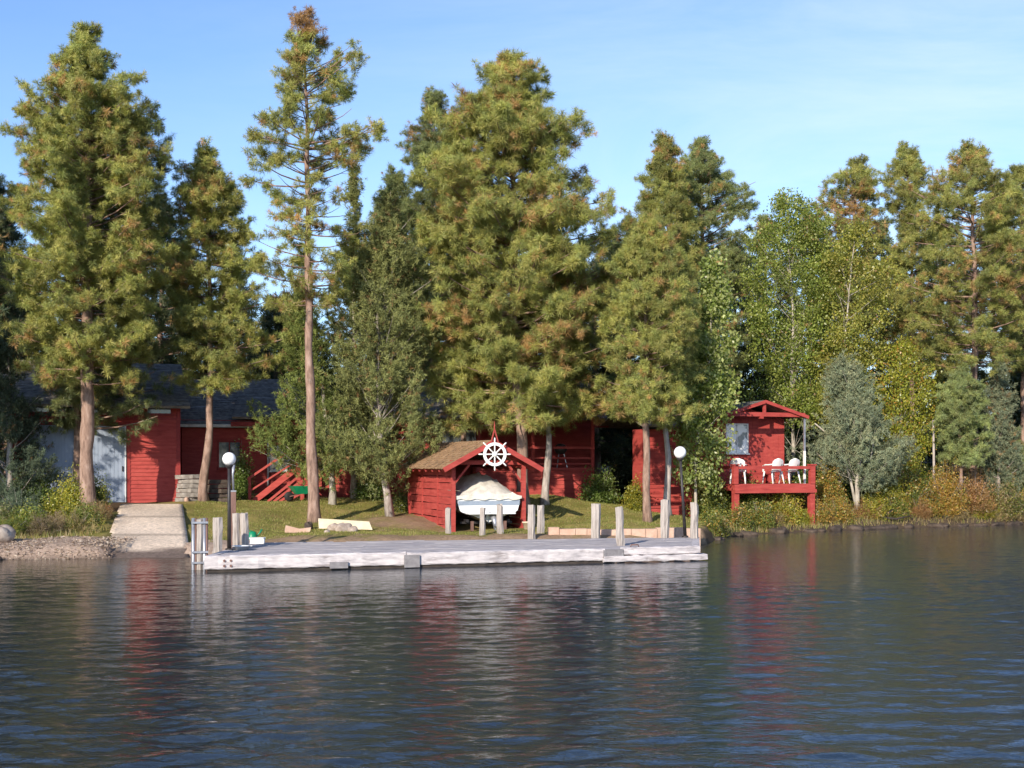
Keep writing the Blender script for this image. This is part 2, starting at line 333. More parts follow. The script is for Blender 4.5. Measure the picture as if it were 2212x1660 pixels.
o = np_mesh('water', np.stack([X, Y, Z], 1), 4, WATER, tint=col, smooth=True, faces=grid_faces(len(xs), len(ys)))
tag(o, 'rippled lake reflecting the red buildings, trees and blue sky', kind='structure')
# ------------------------------------------------------------------ vegetation builders
def unit(v): return v / np.maximum(np.linalg.norm(v, axis=-1, keepdims=True), 1e-9)
def tuft_mesh(P, A, n, ln, wd, spread, tints, rs, vary=.18, back=.35, droop=.12, clo=-.15, old=None):
    """sheaves of narrow needles: P points, A axes; returns verts (3 per needle) and colours"""
    P = np.asarray(P, np.float32); A = unit(np.asarray(A, np.float32)); N_ = len(P)
    v = unit(rs.normal(size=(N_, n, 3)).astype(np.float32))
    c = rs.uniform(clo, 1, (N_, n, 1)).astype(np.float32)
    d = unit(A[:, None] * c + v * spread)
    sc = rs.uniform(.55, 1.25, (N_, 1, 1)).astype(np.float32)
    l = ln * rs.uniform(.6, 1.05, (N_, n, 1)).astype(np.float32) * sc
    b = P[:, None] - A[:, None] * (ln * back) * rs.uniform(0, 1, (N_, n, 1)).astype(np.float32)
    s = unit(np.cross(d, A[:, None] + .7 * unit(rs.normal(size=(N_, n, 3)).astype(np.float32)))) * wd
    tip = b + d * l; tip[..., 2] -= droop * l[..., 0]
    m = b + d * l * .35
    V = np.stack([m + s, m - s, tip], 2)                     # widest a third of the way out
    V[:, ::2, 0] = (b + s * .6)[:, ::2]; V[:, ::2, 1] = (b - s * .6)[:, ::2]
    T = np.repeat(tints[:, None], n, 1) * rs.uniform(1 - vary, 1 + vary, (N_, n, 1))
    if old is not None:              # last year's needles at the back of each sheaf have turned tan
        m_ = np.clip((.22 - c) * 1.6, 0, 1) * rs.uniform(.2, 1, (N_, 1, 1)) * old[3]
        T = T * (1 - m_) + np.array(old[:3]) * m_
    return V.reshape(-1, 3), np.repeat(T.reshape(-1, 3), 3, 0)
def leaf_mesh(P, n, rad, size, tints, rs, droop=.4, vary=.22, aspect=.62, squash=(1, 1, 1)):
    P = np.asarray(P, np.float32); N_ = len(P)
    c = P[:, None] + rs.normal(size=(N_, n, 3)).astype(np.float32) * rad * np.array(squash, np.float32)
    u = rs.normal(size=(N_, n, 3)).astype(np.float32); u[..., 2] -= droop * 2; u = unit(u)
    nn = rs.normal(size=(N_, n, 3)).astype(np.float32); v = unit(np.cross(u, nn))
    l = size * rs.uniform(.6, 1.15, (N_, n, 1)).astype(np.float32)
    up = unit(np.cross(u, v)) * l * .10
    V = np.stack([c - u * l * .5, c + v * l * aspect * .5 + up - u * l * .08, c + u * l * .5, c - v * l * aspect * .5 + up - u * l * .08], 2)
    T = np.repeat(tints[:, None], n, 1) * rs.uniform(1 - vary, 1 + vary, (N_, n, 1))
    return V.reshape(-1, 3), np.repeat(T.reshape(-1, 3), 4, 0)

GREENS = np.array([(.125, .155, .035), (.155, .165, .038), (.105, .135, .04), (.175, .18, .045)])
BROWNS = np.array([(.38, .225, .10), (.31, .20, .09), (.43, .27, .13)])
def pick(rs, n, greens, browns, fb, patch=None):
    t = greens[rs.randint(len(greens), size=n)] * rs.uniform(.85, 1.15, (n, 1))
    m = rs.rand(n) < fb
    t[m] = browns[rs.randint(len(browns), size=m.sum())]
    return t.astype(np.float32)

def tree_frame(trunk, D, rows):
    """layout points -> local metres: trunk path, height -> left/right reach"""
    x0, y0 = trunk[0]; X0, _, Zp = W(x0, y0, D); zb = gz(X0, D) - .12
    k = D / F
    path = [((x - x0) * k, 0.0, CAMZ + (HY - y) * k - zb) for x, y in trunk]; path[0] = (0, 0, 0); path[-1] = (path[-1][0], 0, path[-1][2] - .38)
    hz = np.array([CAMZ + (HY - r[0]) * k - zb for r in rows])[::-1]; hz = hz - .24
    l = np.array([(r[1] - x0) * k for r in rows])[::-1]; r_ = np.array([(r[2] - x0) * k for r in rows])[::-1]
    return (X0, D, zb), path, hz, l, r_

def pine(name, label, D, trunk, rows, seed=1, rb=.2, dens=1.0, fb=.10, greens=GREENS, nl=.25, nn=56, wd=.0098, group=None, bark=None, whorl=.36, cat='tree', dead=0, twigs=False, kind='pine', top_brown=False, mat=None, squat=1.0, oldf=.5):
    rs = np.random.RandomState(seed)
    if group == BACK: dens *= .85
    loc, path, hz, lx, rx = tree_frame(trunk, D, rows)
    if group == BACK and trunk[0][0] > 1400 and rows[0][0] < 350: lx, rx = lx * 1.15, rx * 1.15
    root = empty(name, loc, 0, label, cat, group)
    pz = np.array([p[2] for p in path]); px = np.array([p[0] for p in path]); H = pz[-1]
    py_amp = .12 * rs.rand() * H / 10
    def axis(z): return float(np.interp(z, pz, px)), py_amp * math.sin(z * .5 + seed)
    t = G(); pts = []; rad = []
    nseg = max(14, int(H / .6))
    for i in range(nseg + 1):
        z = H * (i / nseg) ** 1.02; a = axis(z)
        wob = .025 * math.sin(z * 1.9 + seed)
        pts.append((a[0] + wob, a[1], z)); f = 1 - i / nseg
        rad.append(rb * (.10 + .90 * f ** .85) * (1 + .45 * math.exp(-z / .35)) * (1 + .06 * rs.normal()))
    t.tube(pts, rad, 10)
    z0, z1 = hz[0], hz[-1]
    P = []; A = []; BR = []
    z = z0 + .35
    while z < z1:
        f = (z - z0) / (z1 - z0)
        n = rs.randint(4, 8) if f < .9 else rs.randint(3, 6)
        n += int(.5 * max(0, np.interp(z, hz, rx) - np.interp(z, hz, lx) - 3) * dens)
        a0 = rs.rand() * 6.28
        for k in range(n):
            az = a0 + 6.283 * k / n + rs.normal() * .35; ca, sa = math.cos(az), math.sin(az)
            pitch = -.22 + .80 * f + rs.normal() * .12
            ax = axis(z)
            zt = min(z1, z + .5 * pitch)
            l_ = ax[0] - np.interp(zt, hz, lx); r_ = np.interp(zt, hz, rx) - ax[0]
            R = ((l_ + r_) / 2 + (r_ - l_) / 2 * ca) * (1 + .05 * abs(ca))
            R = max(R, .18); Lb = R * rs.uniform(.60, 1.08) * (1 if rs.rand() > .12 else .6)
            zz = z + rs.normal() * .1
            curl = .22 if f < .5 else .1
            bp = []
            for s in (0, .25, .5, .75, 1.0):
                bp.append((ax[0] + ca * Lb * s + .04 * rs.normal() * s, ax[1] + sa * Lb * s + .04 * rs.normal() * s, zz + Lb * (math.tan(pitch) * s * .8 + curl * s * s)))
            br = max(.012, min(.055, .012 * Lb + .01)); BR.append((bp, br))
            if rs.rand() < dead: continue
            bp = np.array(bp); nt_ = int(Lb * 2.7 * dens * rs.uniform(.5, 1.5)) + 2
            for q in range(nt_):
                s = 1 - rs.rand() ** 1.35 * (.80 if not twigs else .6)
                p = np.array([np.interp(s, (0, .25, .5, .75, 1), bp[:, c]) for c in range(3)])
                side = rs.normal() * 1.0; dz = rs.normal() * .50 + .08
                ll = rs.uniform(.1, .95) * min(1, (1.05 - s) * Lb * .7 + .35)
                d = np.array([math.cos(az + side), math.sin(az + side), dz]); d /= np.linalg.norm(d)
                e = p + d * ll
                for c_ in range(rs.randint(5, 9)):
                    off = rs.normal(size=3) * np.array([.12, .12, .085]); P.append(e + off); A.append(unit(off * 4 + d * .5 + np.array([0, 0, .55])))
                if twigs: BR.append(([tuple(p), tuple(p + d * ll * .55 + np.array([0, 0, -.02])), tuple(e)], .009))
        z += whorl * rs.uniform(.7, 1.3) * (1 - .45 * f)
    for q in range(7): P.append(np.array([axis(H)[0] + rs.normal() * .07, rs.normal() * .07, H - rs.rand() * .5])); A.append(np.array([rs.normal() * .3, rs.normal() * .3, 1]))
    for bp, br in BR: t.tube(bp, [br * (1 - .75 * i / (len(bp) - 1)) for i in range(len(bp))], 4, caps=False)
    t.build('trunk', bark or BARKP, root)
    P = np.array(P, np.float32); A = np.array(A, np.float32)
    # brown dead sheaves come in clusters
    cl = smoothn(P[:, 0] * 1.0 + P[:, 1] * .7, P[:, 2] + P[:, 1] * .4, 1.5, seed + 40)
    fbv = fb * np.clip(.35 + 2.2 * cl, 0, 4.5)
    T = pick(rs, len(P), greens, BROWNS, fbv)
    cl2 = smoothn(P[:, 0] * 2 + 3, P[:, 2] * 2 + P[:, 1], 1.1, seed + 60)
    T = T * (1.12 + .24 * cl2[:, None]) * np.array([1.10, 1.10, 1.00])
    if top_brown: m = P[:, 2] > H - .35; T[m] = BROWNS[0]
    V, TT = tuft_mesh(P, A, nn, nl, wd, .85, T, rs, clo=-.6, back=.12, droop=.05, old=(.29, .215, .10, oldf))
    V[:, 1] = V[:, 1] * squat
    np_mesh('crown', V, 3, mat or PINEN, root, tint=TT)
    return root

JGREEN = np.array([(.20, .215, .075), (.235, .245, .09), (.17, .19, .075)])
JGREY = np.array([(.20, .235, .145), (.24, .27, .17), (.17, .21, .135), (.26, .27, .16)])
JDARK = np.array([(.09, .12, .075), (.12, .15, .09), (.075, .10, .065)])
def juniper(name, label, D, trunk, rows, seed=1, rb=.12, dens=1.0, greens=JGREEN, fb=.05, group=None, bark=None, cat='tree', forks=None, upr=1.0, sz=1.0):
    """billowy scale-leaved crown: sprays that point up and out, grown in plumes"""
    rs = np.random.RandomState(seed)
    loc, path, hz, lx, rx = tree_frame(trunk, D, rows)
    root = empty(name, loc, 0, label, cat, group)
    pz = np.array([p[2] for p in path]); px = np.array([p[0] for p in path]); H = pz[-1]
    t = G(); n = 12; pts = []; rad = []
    for i in range(n + 1):
        z = H * .93 * i / n; pts.append((float(np.interp(z, pz, px)) + .03 * math.sin(3 * z), .05 * math.sin(2 * z + seed), z)); rad.append(rb * (1 - .85 * i / n) * (1 + .4 * math.exp(-z / .3)))
    t.tube(pts, rad, 9)
    for fk in (forks or []):
        t.tube([W2L(fk_, D, loc) for fk_ in fk[0]], [fk[1] * (1 - .6 * i / (len(fk[0]) - 1)) for i in range(len(fk[0]))], 8)
    P = []; A = []
    z0, z1 = hz[0], hz[-1]; area = np.trapz(rx - lx, hz)
    npl = int(area * 62 * dens) + 24
    for k in range(npl):
        z = z0 + (z1 - z0) * rs.rand() ** 1.15; wl, wr = np.interp(z, hz, lx), np.interp(z, hz, rx)
        cx = (wl + wr) / 2; hw = max((wr - wl) / 2, .12) * 1.06; az = rs.rand() * 6.283
        rr = rs.uniform(.35, 1) ** .6
        lobe = 1 + .24 * math.sin(az * 2 + z * 2.1 + seed) + .18 * math.sin(az * 3 - z * 3.4 + seed); z += .3 * rs.normal()
        e = np.array([cx + math.cos(az) * hw * rr * lobe, math.sin(az) * hw * rr * .95 * lobe, z])
        if smoothn(e[:1] * 1.0 + 7, e[2:] + e[1:2] * .6, 2.4, seed + 5)[0] < -.42: continue
        pl = rs.uniform(.3, .8); d = unit(np.array([math.cos(az) * .7, math.sin(az) * .7, (.75 + rs.normal() * .4) * upr]))
        ins = np.array([cx * .6 + float(np.interp(z, pz, px)) * .4, 0, max(z - hw * .8, z0 * .8)])
        if rs.rand() < .05: t.tube([tuple(ins), tuple((ins + e) / 2 + np.array([0, 0, -.1])), tuple(e)], [.022, .015, .006], 4, caps=False)
        m = rs.randint(5, 9)
        for q in range(m):
            s = (q + rs.rand()) / m
            P.append(e - d * pl * (1 - s) + rs.normal(size=3) * .10 * (1.15 - s)); A.append(d + rs.normal(size=3) * .35)
    t.build('trunk', bark or BARKG, root)
    P = np.array(P, np.float32); A = np.array(A, np.float32)
    cl2 = smoothn(P[:, 0] * 2, P[:, 2] * 2 + P[:, 1], 1.3, seed + 60)
    T = pick(rs, len(P), greens, BROWNS * .8, fb) * (1 + .14 * cl2[:, None])
    V, TT = tuft_mesh(P, A, 18, .19 * sz, .014 * sz, .62, T, rs, back=.5, droop=0)
    np_mesh('crown', V, 3, JUNI, root, tint=TT)
    return root
def W2L(p, D, loc):
    X0, Y0, Z0 = W(p[0], p[1], D); return (X0 - loc[0], p[2] if len(p) > 2 else 0.0, Z0 - loc[2])

POP = np.array([(.20, .25, .05), (.25, .29, .06), (.165, .215, .045), (.29, .31, .08)])
POPY = np.array([(.26, .27, .055), (.31, .30, .065), (.21, .24, .055), (.37, .33, .075)])
POPD = np.array([(.10, .16, .03), (.14, .20, .045), (.20, .25, .08)])
def broadleaf(name, label, D, trunk, rows, seed=1, rb=.09, dens=1.0, greens=POP, fb=.02, size=.13, group=None, bark=None, cat='tree', browns=None):
    rs = np.random.RandomState(seed)
    loc, path, hz, lx, rx = tree_frame(trunk, D, rows)
    root = empty(name, loc, 0, label, cat, group)
    if trunk[0][0] > 1600: lx, rx = lx * 1.12, rx * 1.12
    else: rx = rx * .9
    pz = np.array([p[2] for p in path]); px = np.array([p[0] for p in path]); H = pz[-1]
    t = G(); n = 12
    t.tube([(float(np.interp(H * i / n, pz, px)) + .04 * math.sin(i), .05 * math.sin(i * 1.3 + seed), H * i / n) for i in range(n + 1)], [rb * (1 - .88 * i / n) for i in range(n + 1)], 8)
    P = []; z0, z1 = hz[0], hz[-1]; area = np.trapz(rx - lx, hz)
    nb = int(area * 11 * dens) + 14
    for k in range(nb):
        z = z0 + (z1 - z0) * rs.rand(); wl, wr = np.interp(z, hz, lx), np.interp(z, hz, rx); cx = (wl + wr) / 2; hw = max((wr - wl) / 2, .15)
        az = rs.rand() * 6.283; rr = rs.uniform(.25, 1) ** .55 * rs.uniform(.85, 1.18)
        e = np.array([cx + math.cos(az) * hw * rr, math.sin(az) * hw * rr * .9, z])
        if smoothn(e[:1], e[2:] + e[1:2] * .6, 2.2, seed + 5)[0] < -.5: continue
        zi = max(.35 * H * rs.rand(), z - hw * rs.uniform(.7, 1.6)); ins = np.array([float(np.interp(zi, pz, px)), 0, max(zi, z0 * .5)])
        mid = ins * .45 + e * .55 + rs.normal(size=3) * .12
        if rs.rand() < .12: t.tube([tuple(ins), tuple(mid), tuple(e)], [.016, .010, .003], 4, caps=False)
        for q in range(11):
            s = .5 + .55 * (q + rs.rand()) / 11
            p = mid * (1 - s) + e * s; P.append(p + rs.normal(size=3) * .15)
    t.build('trunk', bark or BARKW, root)
    P = np.array(P, np.float32)
    T = pick(rs, len(P), greens, browns if browns is not None else BROWNS, fb)
    cl = smoothn(P[:, 0] * 1.5, P[:, 2] * 1.5 + P[:, 1], 1.2, seed + 9); T = T * (1 + .15 * cl[:, None])
    V, TT = leaf_mesh(P, 8, .14, size, T, rs)
    np_mesh('crown', V, 4, LEAF, root, tint=TT)
    return root

def shrub(label, x, y, h, wx, wy=None, seed=1, greens=POPD, browns=None, fb=0, size=.085, dens=1.0, name='shrub', group=None, kind='leaf', cat='shrub', open_=0):
    rs = np.random.RandomState(seed); wy = wy or wx
    root = empty(name, (x, y, gz(x, y) - .05), 0, label, cat, group)
    t = G(); P = []; A = []
    n = int(75 * dens * (wx * wy + wx * h * 1.3) ** .8) + 16
    for k in range(n):
        az = rs.rand() * 6.283; el_ = math.asin(rs.uniform(.0, 1)) ; rr = rs.uniform(.45, 1) ** .6 * (1 + .22 * math.sin(az * 3 + seed) + .12 * math.sin(el_ * 7 + az * 2))
        e = np.array([math.cos(az) * math.cos(el_) * wx * rr, math.sin(az) * math.cos(el_) * wy * rr, .08 * h + h * math.sin(el_) * rr])
        a = np.array([e[0] * .15, e[1] * .15, 0]); m = (a + e) / 2 + np.array([0, 0, .12 * h])
        if rs.rand() < .2: t.tube([tuple(a), tuple(m), tuple(e)], [.014, .009, .003], 4, caps=False)
        for q in range(5):
            s = .35 + .65 * (q + rs.rand()) / 5; P.append(a * (1 - s) ** 2 + m * 2 * s * (1 - s) + e * s * s + rs.normal(size=3) * .07); A.append(unit(e + np.array([0, 0, .5])))
    t.build('stem', BARKG, root)
    P = np.array(P, np.float32); T = pick(rs, len(P), greens, browns if browns is not None else BROWNS, fb)
    cl = smoothn(P[:, 0] * 2.5, P[:, 2] * 2.5 + P[:, 1], 1.2, seed + 9); T = T * (1 + .18 * cl[:, None])
    if kind == 'leaf':
        V, TT = leaf_mesh(P, 9, .10, size, T, rs, droop=.15); np_mesh('foliage', V, 4, LEAF, root, tint=TT)
    elif kind == 'blade':
        V, TT = tuft_mesh(P, np.array(A), 16, size * 3.4, .008, .5, T, rs, back=.9, droop=.15); np_mesh('foliage', V, 3, GRASSM, root, tint=TT)
    else:
        V, TT = tuft_mesh(P, np.array(A), 18, size * 2, .010, .7, T, rs, droop=0); np_mesh('foliage', V, 3, JUNI, root, tint=TT)
    return root
# ------------------------------------------------------------------ buildings
def boards(g, x0, x1, z0, z1, y, pitch, holes=(), th=.022, lap=.022, rs=None, gap=0.0, side=-1, sag=0.0):
    """horizontal boards on the plane y (outside towards side), cut round the holes (x0,x1,z0,z1)"""
    rs = rs or random.Random(3); z = z0
    while z < z1 - .02:
        zt = min(z + pitch, z1); cuts = []
        for hx0, hx1, hz0, hz1 in holes:
            if zt > hz0 + .02 and z < hz1 - .02: cuts.append((hx0, hx1))
        segs = [(x0, x1)]
        for a, b_ in cuts:
            segs = [q for s in segs for q in ([(s[0], min(a, s[1])), (max(b_, s[0]), s[1])] if a < s[1] and b_ > s[0] else [s]) if q[1] - q[0] > .02]
        for a, b_ in segs:
            # split long boards at a butt joint
            js = [a]; 
            while b_ - js[-1] > 3.2: js.append(js[-1] + rs.uniform(1.6, 3.0))
            js.append(b_)
            for p, q in zip(js, js[1:]):
                j = rs.uniform(-.003, .003); t = th + rs.uniform(0, .004)
                zz = zt - gap + rs.uniform(0, .3) * gap
                nn = 6 if sag else 1; dv = [rs.uniform(-1, 1) * sag for _ in range(nn + 1)]
                for c in range(nn):
                    xa = p + (q - p) * c / nn + (.002 if c == 0 else 0); xb = p + (q - p) * (c + 1) / nn - (.002 if c == nn - 1 else 0); da, db = dv[c], dv[c + 1]
                    yo = y + side * (t + lap); yi = y + side * .001; yt = y + side * (t * .4 + .004)
                    vs = [(xa, yo, z + da), (xb, yo, z + db), (xb, yi, z + db), (xa, yi, z + da), (xa, yt + j, zz), (xb, yt + j, zz), (xb, yi, zz), (xa, yi, zz)]
                    g.add(vs, [(0, 1, 5, 4), (4, 5, 6, 7), (0, 3, 2, 1)] + ([(3, 0, 4, 7)] if c == 0 else []) + ([(1, 2, 6, 5)] if c == nn - 1 else []))
        z += pitch
    return g
def shingles(g, o, u, v, Wd, Ln, course=.16, tab=.2, th=.018, seed=1, ragged=.02, clipf=None):
    """courses of separate shingles on the plane o + a*u + b*v (v runs down the slope)"""
    rs = random.Random(seed); o = Vector(o); u = Vector(u).normalized(); v = Vector(v).normalized(); n = u.cross(v)
    if n.z < 0: n = -n
    rows = int(Ln / course) + 1
    for r in range(rows):
        a = -rs.random() * tab; b0 = r * course
        while a < Wd:
            wd = tab * rs.uniform(.6, 1.35); a0 = max(a, 0); a1 = min(a + wd - .006, Wd); a += wd
            if a1 - a0 < .03: continue
            c = (b0 / Ln)
            if clipf:
                lo, hi = clipf(min(1, c)); a0 = max(a0, lo); a1 = min(a1, hi)
                if a1 - a0 < .03: continue
            b1 = min(b0 + course * 1.12, Ln + .03) + rs.uniform(-ragged, ragged); t = th * rs.uniform(.7, 1.5); bt = b0 - .02
            vs = []
            for aa, bb, tt in ((a0, bt, .004), (a1, bt, .004), (a1, b1, t + .004), (a0, b1, t + .004), (a0, bt, -.006), (a1, bt, -.006), (a1, b1, .0), (a0, b1, .0)):
                vs.append(o + u * aa + v * bb + n * tt)
            g.add(vs, [(0, 1, 2, 3), (7, 6, 5, 4), (0, 4, 5, 1), (1, 5, 6, 2), (2, 6, 7, 3), (3, 7, 4, 0)])
    return g
def slab(g, o, u, v, Wd, Ln, th):
    o = Vector(o); u = Vector(u).normalized() * Wd; v = Vector(v).normalized() * Ln; n = u.cross(v).normalized()
    if n.z < 0: n = -n
    q = [o, o + u, o + u + v, o + v]
    return g.add([p - n * .012 for p in q] + [p - n * th for p in q], [(0, 1, 2, 3), (7, 6, 5, 4), (0, 4, 5, 1), (1, 5, 6, 2), (2, 6, 7, 3), (3, 7, 4, 0)])
def window(root, x0, x1, z0, z1, y, frame=WHITET, glass=GLASS, fw=.07, mull=1, label=None, bars=0):
    g = G(); yo = y - .07
    g.box(x0, x1, yo, y, z0, z0 + fw); g.box(x0, x1, yo, y, z1 - fw, z1); g.box(x0, x0 + fw, yo + .002, y, z0 + fw, z1 - fw); g.box(x1 - fw, x1, yo + .002, y, z0 + fw, z1 - fw)
    for i in range(mull):
        xc = x0 + (x1 - x0) * (i + 1) / (mull + 1); g.box(xc - .02, xc + .02, yo + .012, y - .01, z0 + fw, z1 - fw)
    f = g.build('window', frame, root, label)
    G().box(x0 + fw, x1 - fw, y - .035, y - .025, z0 + fw, z1 - fw).build('pane', glass, f)
    G().box(x0 - .05, x1 + .05, yo - .05, y, z0 - .045, z0 - .002).build('sill', frame, f)
    return f

RZ = math.radians(20)
# ---- garage, left
gx, gy = -13.45, 50.0
r = empty('garage', (gx, gy, 1.12), RZ, 'red board garage with wide blue-grey double doors behind the thick leaning pine', 'garage')
g = G(); HH = 4.15
holes = [(-5.75, -2.05, 0, 3.12)]
boards(g, -6.4, -.12, 0, HH - .75, 0, .155, holes, rs=random.Random(5))
g.box(-6.4, 0, .002, .1, -.6, HH); g.box(-.1, 0, .1, 6.6, -.6, HH); g.box(-6.4, -6.3, .1, 6.6, -.6, HH); g.box(-6.4, 0, 6.6, 6.7, -.6, HH)
for i in range(40): g.box(-.001, .02, .1, 6.6, i * .1 * 1.04, i * .104 + .098)
g.prism([(.02, HH), (6.68, HH), (3.35, HH + 1.62)], -.099, -.001, 'x')
g.build('wall', RED, r)
t = G(); t.box(-.12, .03, -.06, .0, -.3, HH); t.box(-6.45, .05, -.05, 0, HH - .80, HH - .70); t.box(-5.9, -5.75, -.05, 0, 0, 3.27); t.box(-5.75, -1.9, -.05, 0, 3.12, 3.27); t.box(-2.05, -1.9, -.05, 0, 0, 3.12)
t.build('trim', REDD, r)
for a, b_ in ((-5.73, -3.92), (-3.88, -2.07)):
    d = G(); d.box(a, b_, -.075, -.03, .03, 3.1)
    nb = 12; wv = (b_ - a) / nb
    for i in range(nb): d.box(a + i * wv + .006, a + (i + 1) * wv - .006, -.09, -.076, .03, 3.1)
    dd = d.build('door', BLUEDOOR, r, 'blue-grey plank door leaf')
    G().box(a, a + .05, -.102, -.091, .03, 3.1).build('door_edge', WHITET, dd); G().box(b_ - .05, b_, -.102, -.091, .03, 3.1).build('door_edge', WHITET, dd)
    G().box(b_ - .16, b_ - .11, -.14, -.103, 1.3, 1.5).build('handle', BLACKM, dd)
for i in range(5):
    a = -5.9 + i * 1.15; window(r, a, a + 1.0, HH - .58, HH - .08, -.0, REDD, DGLASS, .05, 0)
ro = G(); sl_ = math.atan2(1.62, 3.35); 
for sgn, y0 in ((1, -.55), (-1, 7.25)):
    v = (0, -math.cos(sl_) * sgn, -math.sin(sl_)); oo = (-6.8, 3.35, HH + 1.62 + .10)
    slab(ro, oo, (1, 0, 0), v, 7.15, 4.55, .10); shingles(ro, oo, (1, 0, 0), v, 7.15, 4.55, .17, .3, .014, 7 + sgn, .006)
ro = ro.build('roof', SHING, r)

# ---- connector behind, between garage and house
r = empty('annex', (-13.55, 53.0, 1.2), RZ, 'shaded dark red annex with slate roof and pale gutter beside the garage', 'house')
g = G(); g.box(-.6, 3.0, .002, 4, -.6, 3.4); boards(g, -.6, 3.0, 0, 3.4, 0, .17); g.build('wall', RED, r)
ro = G(); v = (0, -.86, -.50)
slab(ro, (-1.0, 3.4, 5.35), (1, 0, 0), v, 4.3, 4.4, .1); shingles(ro, (-1.0, 3.4, 5.35), (1, 0, 0), v, 4.3, 4.4, .17, .3, .014, 12, .006); ro.build('roof', SHING, r)
G().box(-1.0, 3.3, -.47, -.39, 3.08, 3.20).build('gutter', WHITET, r)
dp = G(); dp.tube([(3.12, -.42, 3.1), (3.12, -.3, 2.9), (3.06, -.06, 2.6), (3.06, -.06, .1)], .045, 8); dp.build('downspout', WHITET, r)
window(r, .9, 1.9, 1.3, 2.5, -.02, REDD, DGLASS, .06, 1)

# ---- main house
r = empty('main_house', (-11.6, 54.0, 1.3), math.radians(6), 'long low red lodge with slate roof half hidden behind pines and junipers', 'house')
g = G(); LX = 15.3
hh = [(9.35, 10.05, .95, 2.9), (1.0, 1.9, 1.1, 2.2)]
g.box(0, LX, .03, 7, -.6, 3.5); boards(g, 0, LX, 0, 3.5, .03, .17, hh); 
for sx_ in (0, LX): g.prism([(.03, 3.5), (7, 3.5), (3.5, 5.15)], sx_ + (.001 if sx_ == 0 else -.1), sx_ + (.1 if sx_ == 0 else -.001), 'x')
g.build('wall', RED, r)
ro = G(); sl_ = math.atan2(1.75, 4.1)
for sgn in (1, -1):
    v = (0, -math.cos(sl_) * sgn, -math.sin(sl_)); oo = (-.5, 3.5, 5.35)
    slab(ro, oo, (1, 0, 0), v, LX + 1, 4.9, .1); shingles(ro, oo, (1, 0, 0), v, LX + 1, 4.9, .2, .34, .015, 21 + sgn, .006)
ro.build('roof', SHING, r)
G().box(-.55, LX + .55, -1.02, -.97, 3.02, 3.22).build('fascia', REDD, r)
window(r, 8.55, 10.05, .95, 2.9, -.01, WHITET, DGLASS, .07, 1); window(r, 1.0, 1.9, 1.1, 2.2, -.01, WHITET, DGLASS, .07, 1); window(r, 5.2, 6.4, 1.1, 2.3, -.01, WHITET, DGLASS, .07, 1)
ch = G(); ch.box(2.2, 2.9, 2.9, 3.6, 4.6, 6.0); ch.box(2.15, 2.95, 2.85, 3.65, 6.0, 6.1); ch.build('chimney', ROCK, r)
# raised porch with board skirting
g = G(); px0, px1, py = 9.9, 14.95, -2.6
g.box(px0, px1, py, 0.0, 1.15, 1.25); g.build('porch_floor', REDW, r)
g = G(); g.box(px0 + .02, px1 - .02, py + .07, -.05, -.7, 1.14); boards(g, px0, px1, -.35, 1.12, py + .07, .175, rs=random.Random(8), gap=.016, sag=.006); g.build('skirting', RED, r)
for x in (px0 + .08, 12.3, px1 - .08):
    q = G(); q.box(x - .07, x + .07, py - .02, py + .12, 1.25, 3.55); q.build('post', RED, r)
g = G(); g.box(px0, px1, py, py + .06, 2.05, 2.15); g.box(px0, px1, py + .01, py + .05, 1.62, 1.70); g.box(px0, px1, py + .01, py + .05, 1.38, 1.44); g.build('railing', REDW, r)
g = G(); g.box(px0 - .2, px1 + .2, py - .05, py + .1, 3.4, 3.55); slab(g, (px0 - .3, -.3, 3.95), (1, 0, 0), (0, -.985, -.17), px1 - px0 + .6, 2.7, .08); g.build('porch_roof', SHING, r)
# front stair of the house
r = empty('entry_stair', (-11.0, 51.3, 1.12), math.radians(8), 'red wooden stair with slanting handrail climbing to the lodge', 'stairs')
g = G(); n = 6
for i in range(n):
    g.box(.25 + i * .26, .55 + i * .26, 0, 1.1, .12 + i * .2, .165 + i * .2)
g.build('step', REDW, r)
for y in (-.05, 1.15):
    q = G(); q.prism([(.05, 0), (.42, 0), (2.0, 1.22), (2.0, 1.36), (1.75, 1.36)], y, y + .05); q.build('stringer', RED, r)
g = G(); g.box(1.85, 2.6, 0, 1.1, 1.2, 1.28); g.build('landing', REDW, r)
for x, h in ((.12, 1.05), (2.25, 1.7)):
    for y in ((-.12,) if x < 1 else (-.12, 1.15)): G().box(x - .06, x + .06, y, y + .1, -.1, h).build('post', RED, r)
g = G(); g.bar((.02, -.07, .95), (2.0, -.07, 2.3), .05, .09); g.bar((.10, -.07, .45), (1.95, -.07, 1.65), .04, .07); g.build('handrail', REDW, r)
g = G(); 
for i in range(4): g.bar((.85 + i * .24, -.09, .02), (2.1 + i * .06, -.09, 1.05 - i * .22), .03, .10)
g.build('lattice', REDW, r)

